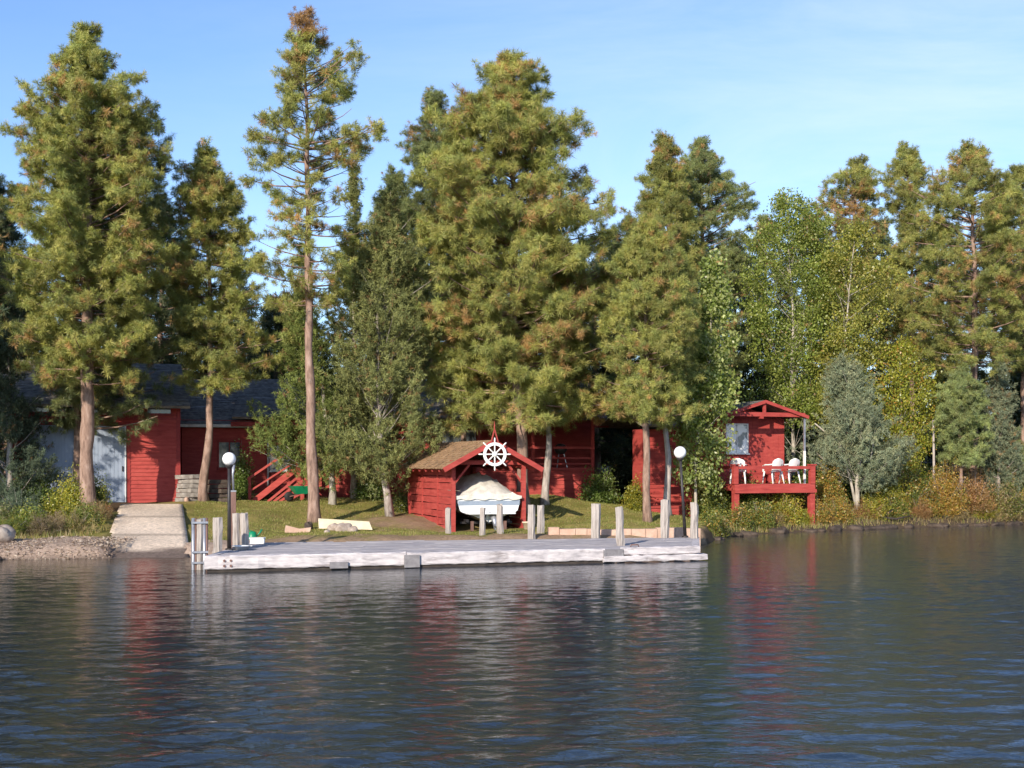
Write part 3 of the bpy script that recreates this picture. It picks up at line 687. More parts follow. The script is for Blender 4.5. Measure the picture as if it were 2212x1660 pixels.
# ---- boathouse
r = empty('boathouse', (-2.05, 43.0, .36), math.radians(20.5), 'open red boathouse with brown shake roof and a spike on its front gable', 'boathouse')
BW, BL, EV = 2.62, 5.6, 2.32
rs_ = random.Random(4)
for nm, x in (('side_wall', 0.0), ('side_wall', BW)):
    g = G(); zt = EV - .12 if x == 0 else 1.35
    zz = -.55; 
    while zz < zt - .05:
        hgt = min(.225, zt - zz - .02); xx = x
        nseg = 8; off = [rs_.uniform(-.016, .016) for _ in range(nseg + 1)]; of2 = [rs_.uniform(-.012, .012) for _ in range(nseg + 1)]
        for c in range(nseg):
            ya = .12 + (BL - .2) * c / nseg; yb = .12 + (BL - .2) * (c + 1) / nseg
            vs = [(xx - .014, ya, zz + off[c]), (xx + .014, ya, zz + off[c]), (xx + .014, yb, zz + off[c + 1]), (xx - .014, yb, zz + off[c + 1]),
                  (xx - .012, ya, zz + hgt + of2[c]), (xx + .012, ya, zz + hgt + of2[c]), (xx + .012, yb, zz + hgt + of2[c + 1]), (xx - .012, yb, zz + hgt + of2[c + 1])]
            g.add(vs, [(0, 1, 2, 3), (4, 7, 6, 5), (1, 5, 6, 2), (0, 3, 7, 4)] + ([(0, 4, 5, 1)] if c == 0 else []) + ([(2, 6, 7, 3)] if c == nseg - 1 else []))
        zz += .248
    g.build(nm, RED, r)
for y in (.04, 1.75, 3.7, BL - .06): G().box(-.045, -.016, y - .055, y + .055, -.5, EV - .12).build('batten', RED, r)
g = G(); g.box(0, BW, BL - .05, BL, -.3, EV); g.prism([(0, EV), (BW, EV), (BW / 2, EV + .85)], BL - .05, BL); g.build('back_wall', REDD, r)
for x in (0, BW):
    for y in (0, BL - .1):
        G().box(x - .07, x + .07, y - .07, y + .07, -.6, EV).build('post', RED, r, 'stout red front post' if y == 0 else None)
g = G(); g.box(-.10, BW + .10, -.06, .06, EV + .0, EV + .15); g.box(-.07, .07, .06, BL, EV - .1, EV + .05); g.box(BW - .07, BW + .07, .06, BL, EV - .1, EV + .05)
g.box(BW / 2 - .05, BW / 2 + .05, -.05, .05, EV + .15, EV + .80); g.build('tie_beam', RED, r)
for sx_, x in ((1, .07), (-1, BW - .07)):
    G().bar((x, 0, EV - .62), (x + sx_ * .52, 0, EV + .0), .07, .09, up=(0, 1, 0)).build('brace', RED, r)
RH = .70; OV = .5
sl_ = math.atan2(RH, BW / 2); ln = (BW / 2 + OV) / math.cos(sl_); zr = EV + .15 + RH
ro = G()
for sgn in (-1, 1):
    v = (sgn * math.cos(sl_), 0, -math.sin(sl_)); oo = (BW / 2, -.55, zr)
    slab(ro, oo, (0, 1, 0), v, BL + .55, ln, .05); shingles(ro, oo, (0, 1, 0), v, BL + .55, ln + .03, .15, .14, .022, 31 + sgn, .022)
ro.build('roof', CEDAR, r)
g = G()
for sgn in (-1, 1):
    a = Vector((BW / 2, -.58, zr - .06)); b_ = a + Vector((sgn * math.cos(sl_), 0, -math.sin(sl_))) * (ln + .02)
    g.bar(a + Vector((0, 0, .0)), b_, .04, .17, up=(0, 0, 1)); 
    a2 = Vector((BW / 2, -.02, zr - .13)); g.bar(a2, a2 + Vector((sgn * math.cos(sl_), 0, -math.sin(sl_))) * (ln - .1), .08, .11)
g.build('bargeboard', RED, r)
for k in range(7):                 # rafter tails under the left and right eaves
    for sgn in (-1, 1):
        y = .25 + k * .82; a = Vector((BW / 2 + sgn * .9, y, zr - .12 - .9 * math.tan(sl_))); b_ = Vector((BW / 2 + sgn * (BW / 2 + OV - .04), y, zr - .12 - (BW / 2 + OV - .04) * math.tan(sl_)))
        G().bar(a, b_, .05, .09).build('rafter', REDW, r)
g = G(); g.bar((BW / 2 - .15, -.62, zr - .16), (BW / 2 - .005, -.62, zr + .36), .035, .05, up=(0, 1, 0)); g.bar((BW / 2 + .15, -.625, zr - .16), (BW / 2 + .005, -.625, zr + .36), .035, .05, up=(0, 1, 0)); g.tube([(BW / 2, -.62, zr + .3), (BW / 2, -.62, zr + .48), (BW / 2, -.62, zr + .66)], [.03, .022, .006], 6); g.build('finial', REDW, r)
# ---- ship's wheel hung on the gable
M = Matrix.Rotation(math.radians(20.5), 4, 'Z')
wc = Vector((-2.05, 43.0, .36)) + M @ Vector((BW / 2 - .02, -.70, EV + .36))
r = empty('ship_wheel', wc, math.radians(12), 'white eight-spoked ship wheel mounted on the boathouse gable', 'ship wheel')
g = G(); n = 40
ring = []
for i in range(n):
    a = 6.28318 * i / n; ca, sa = math.cos(a), math.sin(a)
    for rr, yy in ((.31, -.025), (.41, -.025), (.41, .025), (.31, .025)): ring.append((rr * ca, yy, rr * sa))
g.add(ring, [(i * 4 + k, i * 4 + (k + 1) % 4, ((i + 1) % n) * 4 + (k + 1) % 4, ((i + 1) % n) * 4 + k) for i in range(n) for k in range(4)])
g.build('rim', WHITEP, r)
for k in range(8):
    a = math.pi * k / 4; d = Vector((math.cos(a), 0, math.sin(a)))
    g = G(); g.tube([d * .07, d * .2, d * .32, d * .43, d * .47, d * .55, d * .58], [.022, .026, .022, .020, .028, .024, .008], 8); g.build('spoke', WHITEP, r)
g = G(); g.lathe([(0, -.05), (.06, -.05), (.095, -.03), (.095, .03), (.001, .03)], n=20, R=Matrix.Rotation(math.radians(90), 3, 'X')); g.build('hub', WHITEP, r)
G().box(-.015, .015, .05, .42, -.015, .015).build('axle', BLACKM, r)

# ---- boat on its trailer inside the boathouse
bo = Vector((-2.05, 43.0, .36)) + M @ Vector((BW / 2 - .02, -.1, .0))
r = empty('motorboat', (bo.x, bo.y, .66), math.radians(17), 'white motorboat with grey stripe, stern out, under a tented canvas cover', 'boat')
L_ = 5.2; ns = 14
def hull_sec(t):        # t 0 stern .. 1 bow : (half beam, gunwale z, chine z, keel z)
    bm = 1.14 * (1 - max(0, (t - .45) / .55) ** 2.2 * .97); return bm, .90 + .22 * t * t, .38 + .22 * t ** 2, .0 + .55 * max(0, (t - .55) / .45) ** 2
g = G(); vs = []
for i in range(ns + 1):
    t_ = i / ns; bm, gz_, cz, kz = hull_sec(t_); y = t_ * L_
    half = [(0, kz), (bm * .45, kz + (cz - kz) * .55), (bm * .86, cz - .02), (bm * .92, cz + .03), (bm * .99, (cz + gz_) / 2 + .04), (bm, gz_)]
    sec = [(-x, z) for x, z in half[::-1]] + half[1:]
    vs += [(x, y, z) for x, z in sec]
m_ = 11
fs = [(i * m_ + k, i * m_ + k + 1, (i + 1) * m_ + k + 1, (i + 1) * m_ + k) for i in range(ns) for k in range(m_ - 1)]
g.add(vs, fs, True); g.f.append(tuple(range(m_))); g.sm.append(False)
g.build('hull', GEL, r)
g = G()
for sgn in (-1, 1):
    vs = []
    for i in range(ns + 1):
        t_ = i / ns; bm, gz_, cz, kz = hull_sec(t_); zz = (cz + gz_) / 2 + .04
        vs += [(sgn * (bm * .992 + .012), t_ * L_, zz - .02), (sgn * (bm + .012), t_ * L_, zz + .13)]
    g.add(vs, [(2 * i, 2 * i + 1, 2 * i + 3, 2 * i + 2) for i in range(ns)])
g.box(-1.12, 1.12, -.014, -.004, .60, .75); g.build('stripe', STRIPE, r)
g = G(); vs = []; 
rail = [(hull_sec(i / ns)[0], i / ns * L_, hull_sec(i / ns)[1]) for i in range(ns + 1)]
for sgn in (-1, 1): g.tube([(sgn * x, y, z) for x, y, z in rail], .035, 6)
g.tube([(-1.14, 0, .90), (1.14, 0, .90)], .035, 6); g.build('rub_rail', WHITEP, r)
# swim platform + drive
g = G(); g.box(-.85, .85, -.42, -.02, .30, .35); g.build('swim_platform', GEL, r)
g = G(); g.tube([(.12, -.05, .22), (.12, -.2, .16), (.12, -.34, .02), (.12, -.36, -.22)], [.13, .12, .09, .05], 10); g.lathe([(0, -.12), (.05, -.08), (.07, .06), (.03, .2), (0, .24)], (.12, -.36, -.1), 10, Matrix.Rotation(math.radians(90), 3, 'X')); g.prism([(.10, -.1), (.14, -.1), (.14, -.42), (.10, -.36)], -.42, -.3); g.build('stern_drive', STEEL, r)
g = G(); g.tube([(.02, -.12, .36), (-.16, -.2, .30), (-.22, -.22, .12), (-.10, -.2, -.02), (.06, -.2, -.05)], .022, 6); g.build('hose', BLACKR, r)
# canvas: ridge pole tent
g = G(); nx, ny = 15, 18; rr_ = np.random.RandomState(2); vs = []
for j in range(ny):
    t_ = j / (ny - 1); bm, gz_, _, _ = hull_sec(t_ * .93); pk = gz_ + .10 + .64 * (math.sin(min(1, t_ * 2.2) * math.pi / 2) ** .8) * (1 - max(0, t_ - .45) * 1.2) + .05
    pk = min(pk, gz_ + .16 + t_ * 4.2)
    for i in range(nx):
        s_ = i / (nx - 1) * 2 - 1; h = 1 - abs(s_ - .1 * math.sin(t_ * 4)) ** 1.7; h = max(0, h)
        z_ = gz_ + .02 + (pk - gz_) * h + ((.03 * rr_.normal() - .05 * abs(math.sin(i * 1.3 + t_ * 5)) * h) if 0 < i < nx - 1 else 0)
        vs.append((s_ * (bm + .04), -.05 + t_ * L_ * .93, z_))
g.add(vs, [(j * nx + i, j * nx + i + 1, (j + 1) * nx + i + 1, (j + 1) * nx + i) for j in range(ny - 1) for i in range(nx - 1)], True)
row0 = vs[:nx]; vs = [(x * 1.003, y - .012 - .01 * (i % 2), z + .004) for i, (x, y, z) in enumerate(row0)] + [(x * 1.01, y - .02, .80 + .035 * math.sin(i * 1.9)) for i, (x, y, z) in enumerate(row0)]
g.add(vs, [(i, i + 1, i + nx + 1, i + nx) for i in range(nx - 1)])
g.build('canvas_cover', CANVAS, r)
r = empty('boat_trailer', (bo.x, bo.y, .36), math.radians(17), 'low dark trailer carrying the white motorboat', 'trailer')
g = G()
for x in (-.75, .75): g.box(x - .05, x + .05, .1, 4.4, .30, .40); g.box(x * .7 - .06, x * .7 + .06, .2, 3.6, .46, .52)
g.box(-.95, .95, .35, .43, .24, .32); g.box(-.95, .95, 1.9, 1.98, .2, .28); g.bar((-.75, 4.4, .35), (0, 5.2, .35), .08); g.bar((.75, 4.4, .35), (0, 5.2, .35), .08); g.build('frame', BLACKM, r)
for x in (-1.0, 1.0):
    wv = G(); wv.lathe([(.10, -.09), (.24, -.10), (.31, -.07), (.31, .07), (.24, .10), (.10, .09)], (x, 1.4, .28), 24, Matrix.Rotation(math.radians(90), 3, 'Y')); o = wv.build('wheel', BLACKR, r)
    wv = G(); wv.lathe([(0, -.07), (.12, -.08), (.18, -.06), (.18, .06), (.12, .08), (0, .07)], (x, 1.4, .28), 16, Matrix.Rotation(math.radians(90), 3, 'Y')); wv.build('rim', STEEL, o)
for x in (-.6, .6): G().box(x - .05, x + .05, .02, .10, .0, .34).build('support', RUST, r)

# ---- right cabin and its deck
u0 = Vector((8.92, 49.26, 0)); MR = Matrix.Rotation(RZ, 4, 'Z')
r = empty('lake_cabin', (8.0, 51.27, .9), RZ, 'small bright red cabin with low gable, bright window and railed deck over the water', 'cabin')
FZ = 1.0                                   # floor above the cabin's base
g = G(); g.box(.5, 3.76, .002, 4.6, -.6, FZ + 2.72); g.prism([(.5, FZ + 2.72), (3.76, FZ + 2.72), (2.13, FZ + 3.12)], .002, .1)
for i in range(14):                        # vertical panel battens are shallow grooves
    x = .5 + i * .2508; g.box(x + .004, min(x + .247, 3.76), -.012, .001, -.3, FZ + 2.70)
g.box(3.70, 3.79, -.03, -.013, -.3, FZ + 2.72)
g.box(-2.4, .5, .9, 1.9, -.6, FZ + 2.25); boards(g, -2.4, .5, -.3, FZ + 2.25, .9, .18, rs=random.Random(2)); g.build('wall', RED, r)
window(r, .95, 2.02, FZ + 1.25, FZ + 2.5, -.012, WHITEP, GLASS, .05, 1)
ro = G(); GX = 2.13; HW = 2.05; sl_ = math.atan2(.62, HW); ln = HW / math.cos(sl_); zr = FZ + 3.42
for sgn in (-1, 1):
    v = (sgn * math.cos(sl_), 0, -math.sin(sl_)); slab(ro, (GX, -1.25, zr), (0, 1, 0), v, 6.2, ln, .06); shingles(ro, (GX, -1.25, zr), (0, 1, 0), v, 6.2, ln, .2, .3, .014, 41 + sgn, .006)
slab(ro, (-2.75, 2.6, FZ + 3.15), (1, 0, 0), (0, -.955, -.30), 3.4, 2.55, .07); shingles(ro, (-2.75, 2.6, FZ + 3.15), (1, 0, 0), (0, -.955, -.30), 3.4, 2.55, .2, .3, .014, 47, .006)
slab(ro, (-2.75, 2.6, FZ + 3.15), (1, 0, 0), (0, .955, -.30), 3.4, 2.3, .07)
ro.build('roof', SHING, r)
g = G()
for sgn in (-1, 1):
    a = Vector((GX, -1.27, zr - .05)); g.bar(a, a + Vector((sgn * math.cos(sl_), 0, -math.sin(sl_))) * (ln + .01), .04, .13)
g.build('bargeboard', RED, r)
g = G(); g.box(GX - HW + .25, GX + HW - .12, -1.2, -1.08, zr - .66, zr - .49); g.box(GX - .06, GX + .06, -1.19, -1.10, zr - .49, zr - .10)
for x in (.6, 3.6): g.box(x, x + .12, -1.08, .0, zr - .62, zr - .5)
g.box(1.9, 2.05, -1.24, -1.05, zr - .75, zr - .66); g.build('tie_beam', RED, r)
g = G(); g.box(4.02, 4.10, -1.18, -1.10, FZ - .1, FZ + 1.35); g.build('post', WHITEP, r, 'thin pale post under the gable corner')
g = G(); g.box(4.025, 4.095, -1.175, -1.105, FZ + 1.35, zr - .67); g.build('post', STEEL, r)
dr = empty('cabin_deck', (8.92, 49.26, 0), RZ, 'red railed deck on tall square posts standing at the waterline', 'deck')
DZ = 1.9; DW = 3.58; DD = 2.15
g = G()
for i in range(14): g.box(-.05, DW + .05, .02 + i * .152, .02 + i * .152 + .145, DZ - .04, DZ)
g.build('floor', REDW, dr)
g = G(); g.box(-.08, DW + .08, -.06, -.0, DZ - .26, DZ - .02); g.box(-.08, -.02, .0, DD, DZ - .26, DZ - .045); g.box(DW + .02, DW + .08, 0, DD, DZ - .26, DZ - .045); g.box(0, DW, .9, 1.0, DZ - .26, DZ - .045); g.box(-.1, DW + .1, -.14, -.063, DZ - .36, DZ - .22); g.build('rim_beam', RED, dr)
for x, y in ((0, .05), (DW - .05, .05), (0, DD - .1), (DW - .05, DD - .1)):
    p_ = u0 + MR @ Vector((x, y, 0)); G().box(x - .10, x + .12, y - .11, y + .11, -.3 if y < 1 else 0, DZ - .27).build('support_post', RED, dr)
for x, y in ((0, .06), (DW, .06), (0, DD - .15), (DW, DD - .15)):
    G().box(x - .10, x + .10, y - .10, y + .10, DZ + .001, DZ + .74).build('rail_post', RED, dr)
g = G(); hz_ = DZ + .60
g.box(.1, DW - .1, -.0, .10, hz_, hz_ + .12); g.box(-.05, .05, .16, DD - .25, hz_, hz_ + .12); g.box(DW - .05, DW + .05, .16, DD - .25, hz_, hz_ + .12)
g.box(-.14, .14, -.08, .2, DZ + .74, DZ + .80); g.box(DW - .14, DW + .14, -.08, .2, DZ + .74, DZ + .80); g.build('railing', RED, dr)
# side deck at the left of the cabin with skirting
g = G(); g.box(-3.2, -.1, 1.7, 2.9, DZ - .98, DZ - .9); g.build('side_deck', REDW, dr)
g = G(); g.box(-3.18, -.12, 1.76, 2.85, .2, DZ - .99); boards(g, -3.2, -.1, .25, DZ - .98, 1.76, .17, rs=random.Random(6), gap=.012, sag=.004); g.build('skirting', RED, dr)
g = G(); 
for x in (-3.1, -2.1, -1.1): g.box(x, x + .09, 1.72, 1.8, DZ - .9, DZ - .1)
g.box(-3.15, -.3, 1.70, 1.79, DZ - .12, DZ - .04); g.box(-3.15, -.3, 1.73, 1.77, DZ - .5, DZ - .44); g.build('side_railing', RED, dr)
tb = u0 + MR @ Vector((1.75, 1.3, DZ))
r = empty('low_bench', tb, RZ, 'low red wooden bench standing on the cabin deck between the chairs', 'bench')
G().box(-.55, .55, -.2, .2, .36, .42).build('seat', REDD, r)
for x in (-.45, .39): G().box(x, x + .06, -.16, .16, 0, .36).build('leg', REDD, r)

def chair_parts(root):
    g = G()
    vs = []; n = 9
    for j in range(5):
        for i in range(n):
            x = -.22 + .44 * i / (n - 1); y = -.22 + .42 * j / 4; vs.append((x, y, .42 + .02 * abs(x) / .22 - .02 * (j / 4)))
    b0 = len(vs); vs += [(x, y, z - .02) for x, y, z in vs]
    fs = [(j * n + i, j * n + i + 1, (j + 1) * n + i + 1, (j + 1) * n + i) for j in range(4) for i in range(n - 1)]
    g.add(vs, fs + [tuple(reversed([b0 + q for q in f])) for f in fs], True); g.build('seat', WHITEP, root)
    # fan shaped back with a rounded top
    g = G(); vs = []; rows = 9; cols = 9
    for j in range(rows):
        t_ = j / (rows - 1); hw = (.20 + .05 * math.sin(t_ * 1.6)) * (math.sqrt(max(.0, 1 - max(0, (t_ - .62) / .38) ** 2)) if t_ > .62 else 1)
        hw = max(hw, .05)
        for i in range(cols):
            s_ = i / (cols - 1) * 2 - 1; vs.append((s_ * hw, .20 + .13 * t_ - .05 * s_ * s_ * 1.0, .44 + .42 * t_))
    b0 = len(vs); vs += [(x, y + .014, z) for x, y, z in vs]
    fs = [(j * cols + i, j * cols + i + 1, (j + 1) * cols + i + 1, (j + 1) * cols + i) for j in range(rows - 1) for i in range(cols - 1) if not (i in (1, 4, 6) and 1 <= j <= 3 and i % 2 == 1)]
    g.add(vs, fs + [tuple(reversed([b0 + q for q in f])) for f in fs], True); g.build('backrest', WHITEP, root)
    for sx_ in (-1, 1):
        g = G(); g.tube([(sx_ * .25, -.22, .60), (sx_ * .27, -.1, .64), (sx_ * .27, .08, .64), (sx_ * .22, .22, .66)], [.022, .026, .024, .02], 7); g.bar((sx_ * .25, -.21, .40), (sx_ * .25, -.22, .61), .05, .035); g.build('armrest', WHITEP, root)
        for ya, yb in ((-.2, -.25), (.18, .27)):
            g = G(); g.tube([(sx_ * .21, ya, .42), (sx_ * .235, (ya + yb) / 2, .2), (sx_ * .25, yb, 0)], [.034, .026, .022], 7); g.build('leg', WHITEP, root)
grp = 'white plastic chairs on the red deck'
c0 = None
for lx_, ly_, rz_, lab in ((.42, .55, 168, 'white plastic armchair alone at the open end of the red deck, facing sideways'), (2.10, .62, -150, 'middle white plastic armchair of the deck, its back turned towards the lake'), (2.88, .62, -150, 'white plastic armchair tucked against the corner post of the red deck rail')):
    p_ = u0 + MR @ Vector((lx_, ly_, DZ + .002))
    if c0 is None:
        c0 = empty('plastic_chair', p_, math.radians(rz_), lab, 'chair', grp); chair_parts(c0); c0.scale = (1.2, 1.2, 1.2); kids = [o for o in C.objects if o.parent == c0]
    else:
        c = c0.copy(); C.objects.link(c); c.location = p_; c.rotation_euler = (0, 0, math.radians(rz_)); c['label'] = lab
        for k_ in kids: q = k_.copy(); C.objects.link(q); q.parent = c

# ------------------------------------------------------------------ dock
DA = math.radians(16.1); DO = Vector((-7.66, 30.7, 0)); MD = Matrix.Rotation(DA, 4, 'Z')
dk = empty('dock', DO, DA, 'long low weathered dock with whitened timber edge and grey boards', 'dock')
poly = [(0, 0), (13.4, 0), (15.4, 4.4), (8, 5.25), (1.6, 5.6)]
def xspan(y):
    xs_ = []
    for (x1, y1), (x2, y2) in zip(poly, poly[1:] + poly[:1]):
        if (y1 <= y < y2) or (y2 <= y < y1): xs_.append(x1 + (x2 - x1) * (y - y1) / (y2 - y1))
    return (min(xs_), max(xs_)) if len(xs_) > 1 else None
rr = random.Random(9); g = G(); y = .30; TOPZ = .38
while y < 5.5:
    sp = xspan(y + .07)
    if sp:
        x = sp[0]; 
        while x < sp[1] - .05:
            x2 = min(sp[1], x + rr.uniform(2.0, 3.8)); 
            if sp[1] - x2 < .5: x2 = sp[1]
            dz = rr.uniform(-.006, .006); tilt = Matrix.Rotation(rr.uniform(-.004, .004), 3, 'Y')
            g.box(x + .003, x2 - .003, y + .008, y + .138, TOPZ - .05 + dz, TOPZ - .005 + dz, rot=tilt); x = x2
    y += .15
g.build('deck_board', DECK, dk)
def timber(name, x0, x1, y0, y1, z0, z1, mat, seed=1, nseg=None):
    """heavy squared beam with worn, slightly wandering arrises"""
    rs = np.random.RandomState(seed); n = nseg or max(4, int((x1 - x0) / .16)); g = G(); vs = []; b = .022
    sec = [(y0 + b, z0), (y1 - b, z0), (y1, z0 + b), (y1, z1 - b), (y1 - b, z1), (y0 + b, z1), (y0, z1 - b), (y0, z0 + b)]
    for i in range(n + 1):
        x = x0 + (x1 - x0) * i / n
        for yy, zz in sec: vs.append((x, yy + rs.normal() * .006, zz + rs.normal() * .007))
    g.add(vs, [(i * 8 + k, (i + 1) * 8 + k, (i + 1) * 8 + (k + 1) % 8, i * 8 + (k + 1) % 8) for i in range(n) for k in range(8)] + [tuple(range(8)), tuple(n * 8 + k for k in reversed(range(8)))])
    return g.build(name, mat, dk)
timber('face_timber', .02, 5.1, -.02, .28, .075, TOPZ + .03, WOODW, 2); timber('face_timber', 5.12, 10.6, -.02, .28, .075, TOPZ + .02, WOODW, 3)
timber('face_timber', 11.15, 13.42, -.02, .26, .21, TOPZ + .04, WOODW, 4); timber('lower_timber', 10.55, 13.62, -.08, .26, .03, .195, WOODW, 5)
timber('bottom_timber', .1, 10.9, .03, .24, -.25, .065, DARKW, 6)
for k, (xa, xb, ya, yb) in enumerate(((.02, .26, .29, .3),)): pass
g = G(); a = Vector((.13, .3, 0)); b_ = Vector((1.6, 5.4, 0)); g.bar(a + Vector((0, 0, .24)), b_ + Vector((0, 0, .24)), .2, .30); g.build('end_timber', WOODW, dk)
g = G(); g.bar((13.4, .3, .22), (15.3, 4.35, .22), .2, .32); g.build('end_timber', WOODW, dk)
for x, wd_, z0, z1 in ((3.35, .46, .04, .20), (5.25, .40, .02, .34)): G().box(x - wd_ / 2, x + wd_ / 2, -.10, -.035, z0, z1).build('fender', RUBBER, dk)
g = G(); g.box(10.62, 11.13, -.05, .1, .12, .37); g.box(10.55, 10.62, -.065, .0, .14, .36); g.build('joint_plate', RUBBER, dk)
g = G()
for x in (.50, .66):
    for z in (.16, .29): g.tube([(x, -.05, z), (x, -.01, z)], .032, 10)
g.build('bolt', RUST, dk)
g = G(); g.tube([(11.4, .12, .425), (11.42, .12, .48), (11.62, .12, .48), (11.64, .12, .425)], .018, 6); g.build('cleat', RUST, dk)

def pile(px_, ytop, ybase, wpx, label, tilt=0, seed=1, two=False, name='dock_pile', zlow=-1.2, n=7, square=False):
    D = (CAMZ - .38) * F / (ybase - HY); Xc, _, _ = W(px_, ybase, D); rad_ = wpx / 2 * D / F; top = CAMZ + (HY - ytop) * D / F
    r_ = empty(name, (Xc, D, .38), math.radians(16), label, 'pile', 'weathered wooden piles of the dock')
    rs = np.random.RandomState(seed); g = G(); pts = []; rd = []
    for i in range(9):
        z = zlow + (top - .38 - zlow) * i / 8; pts.append((tilt * z + rs.normal() * .004, 0, z)); rd.append(rad_ * (1.06 - .07 * i / 8) * (1 + rs.normal() * .03))
    tilt2 = rs.normal() * .012; pts = [(p[0] + tilt2 * p[2], p[1], p[2]) for p in pts]; g.tube(pts, rd, n); nv = len(g.v)
    g.v = [((q[0] + rs.normal() * rad_ * .07), q[1] + rs.normal() * rad_ * .07, q[2] + (rs.normal() * .022 if k >= nv - n else 0)) for k, q in enumerate(g.v)]
    g.sm = [False] * len(g.sm); g.build('post', PILE, r_)
    return r_, rad_, top - .38
pile(470, 1119, 1190, 21, 'flat whitened dock pile with a dark bolt mark, between the steel-bound pile and the lamp', .01, 1, square=False)
for px_, lab in ((511, 'left one of the twin white piles standing together behind the lamp pole'), (529, 'right one of the twin white piles, nearest the green plastic')): pile(px_, 1109, 1183, 19, lab, 0, px_)
pile(968, 1098, 1155, 12.5, 'slim grey pile in front of the boathouse slatted side wall post', .0, 4)
pile(1042, 1099, 1158, 12.5, 'slim pile standing in front of the boat hull, just left of the curved hose', .02, 5)
pile(1080, 1090, 1157, 14, 'grey pile in front of the stern drive of the white boat', -.02, 6)
pile(1148, 1091, 1161, 16.5, 'thick pile at the foot of the boathouse right post', .0, 7)
pile(1168, 1093, 1155, 15, 'pile close beside the thick one, first on the lawn side of the boathouse', .0, 8)
pile(1287, 1090, 1161, 20, 'broad split-faced pile standing alone before the right lawn', -.005, 9)
pile(1340, 1097, 1179, 17, 'leaning pale pile at the dark joint plate on the front edge of the dock', -.05, 10)
pile(1436, 1080, 1162, 20, 'tallest whitened pile, left of the right-hand lamp pole', .01, 11)
pile(1500, 1088, 1163, 18, 'weathered pile on the outer end of the dock beside the right-hand lamp', .0, 12)
r, rad_, h = pile(431, 1121, 1199, 17, 'white pile bound between dark pipes and steel straps at the left end of the dock', 0, 13, name='bound_pile', zlow=-1.6)
for dx, rr_, m_ in ((-.155, .045, STEEL), (-.10, .03, RUST), (.12, .045, STEEL), (.175, .035, RUST)): G().tube([(dx, -.03, -1.5), (dx, -.03, h + .02)], rr_, 8).build('pipe', m_, r)
for z in (.05, -.22, h - .12):
    G().prism([(-.20, -.115), (.21, -.115), (.21, .115), (-.20, .115), (-.20, .09), (.185, .09), (.185, -.09), (-.20, -.09)], z, z + .05, 'z').build('strap', STEEL, r)

def lamp(px_, ybase, yc, rad_, lab, lean=0):
    D = (CAMZ - .38) * F / (ybase - HY); Xc, _, _ = W(px_, ybase, D); h = (ybase - yc) * D / F
    r_ = empty('lamp_post', (Xc, D, .38), 0, lab, 'lamp', 'globe lamps on the dock')
    top = Vector((lean * h, 0, h))
    g = G(); g.tube([(0, 0, 0), (0, 0, .05)], [.11, .10], 12); g.tube([(0, 0, .05), top * .5, top * ((h - rad_) / h)], [.055, .045, .04], 12); g.build('pole', BLACKM, r_)
    g = G(); g.lathe([(.04, -.06), (.09, -.02), (.11, .03), (.10, .05), (.02, .05)], top - Vector((0, 0, rad_ + .02)), 16); g.build('collar', BLACKM, r_)
    g = G(); g.lathe([(rad_ * math.sin(math.pi * (i + .02) / 16.04), -rad_ * math.cos(math.pi * (i + .02) / 16.04)) for i in range(17)], top, 28); g.build('globe', GLOBE, r_)
lamp(495, 1189, 992, .18, 'white globe lamp on black pole at the wide left end of the dock')
lamp(1480, 1161, 978, .195, 'white globe lamp on slim leaning black pole near the outer end of the dock', -.06)
# brown power pedestal behind the left lamp
D = 34.4; Xc, _, _ = W(503, 1180, D)
r = empty('power_pedestal', (Xc, D, .38), .2, 'brown metal service post with grey conduit behind the left lamp', 'post')
G().box(-.085, .085, -.07, .07, 0, 1.55).build('housing', RUST, r); g = G(); g.box(-.095, .095, -.08, .08, 1.55, 1.59); g.tube([(.02, 0, 1.58), (.0, 0, 2.05), (.02, 0, 2.3)], [.03, .03, .05], 8); g.build('conduit', STEEL, r)
# things lying on the dock
def on_dock(px_, y_): D = (CAMZ - .39) * F / (y_ - HY); return Vector((W(px_, y_, D)[0], D, .385))
r = empty('white_tub', on_dock(556, 1174), .2, 'small white lidded tub on the dock beside the green plastic', 'tub')
G().prism([(-.20, 0), (.20, 0), (.22, .15), (-.22, .15)], -.14, .14).build('body', WHITEP, r); G().box(-.235, .235, -.155, .155, .15, .175).build('lid', WHITEP, r)
r = empty('white_basin', on_dock(520, 1187), .1, 'shallow white basin on the dock at the foot of the twin piles', 'basin')
g = G(); g.lathe([(0, 0), (.17, 0), (.24, .09), (.26, .09), (.26, .105), (.22, .10), (.16, .015), (0, .015)], n=24); g.build('bowl', WHITEP, r); g = G(); g.box(-.31, -.25, -.05, .05, .09, .105); g.box(.25, .31, -.05, .05, .09, .105); g.build('handle', WHITEP, r)
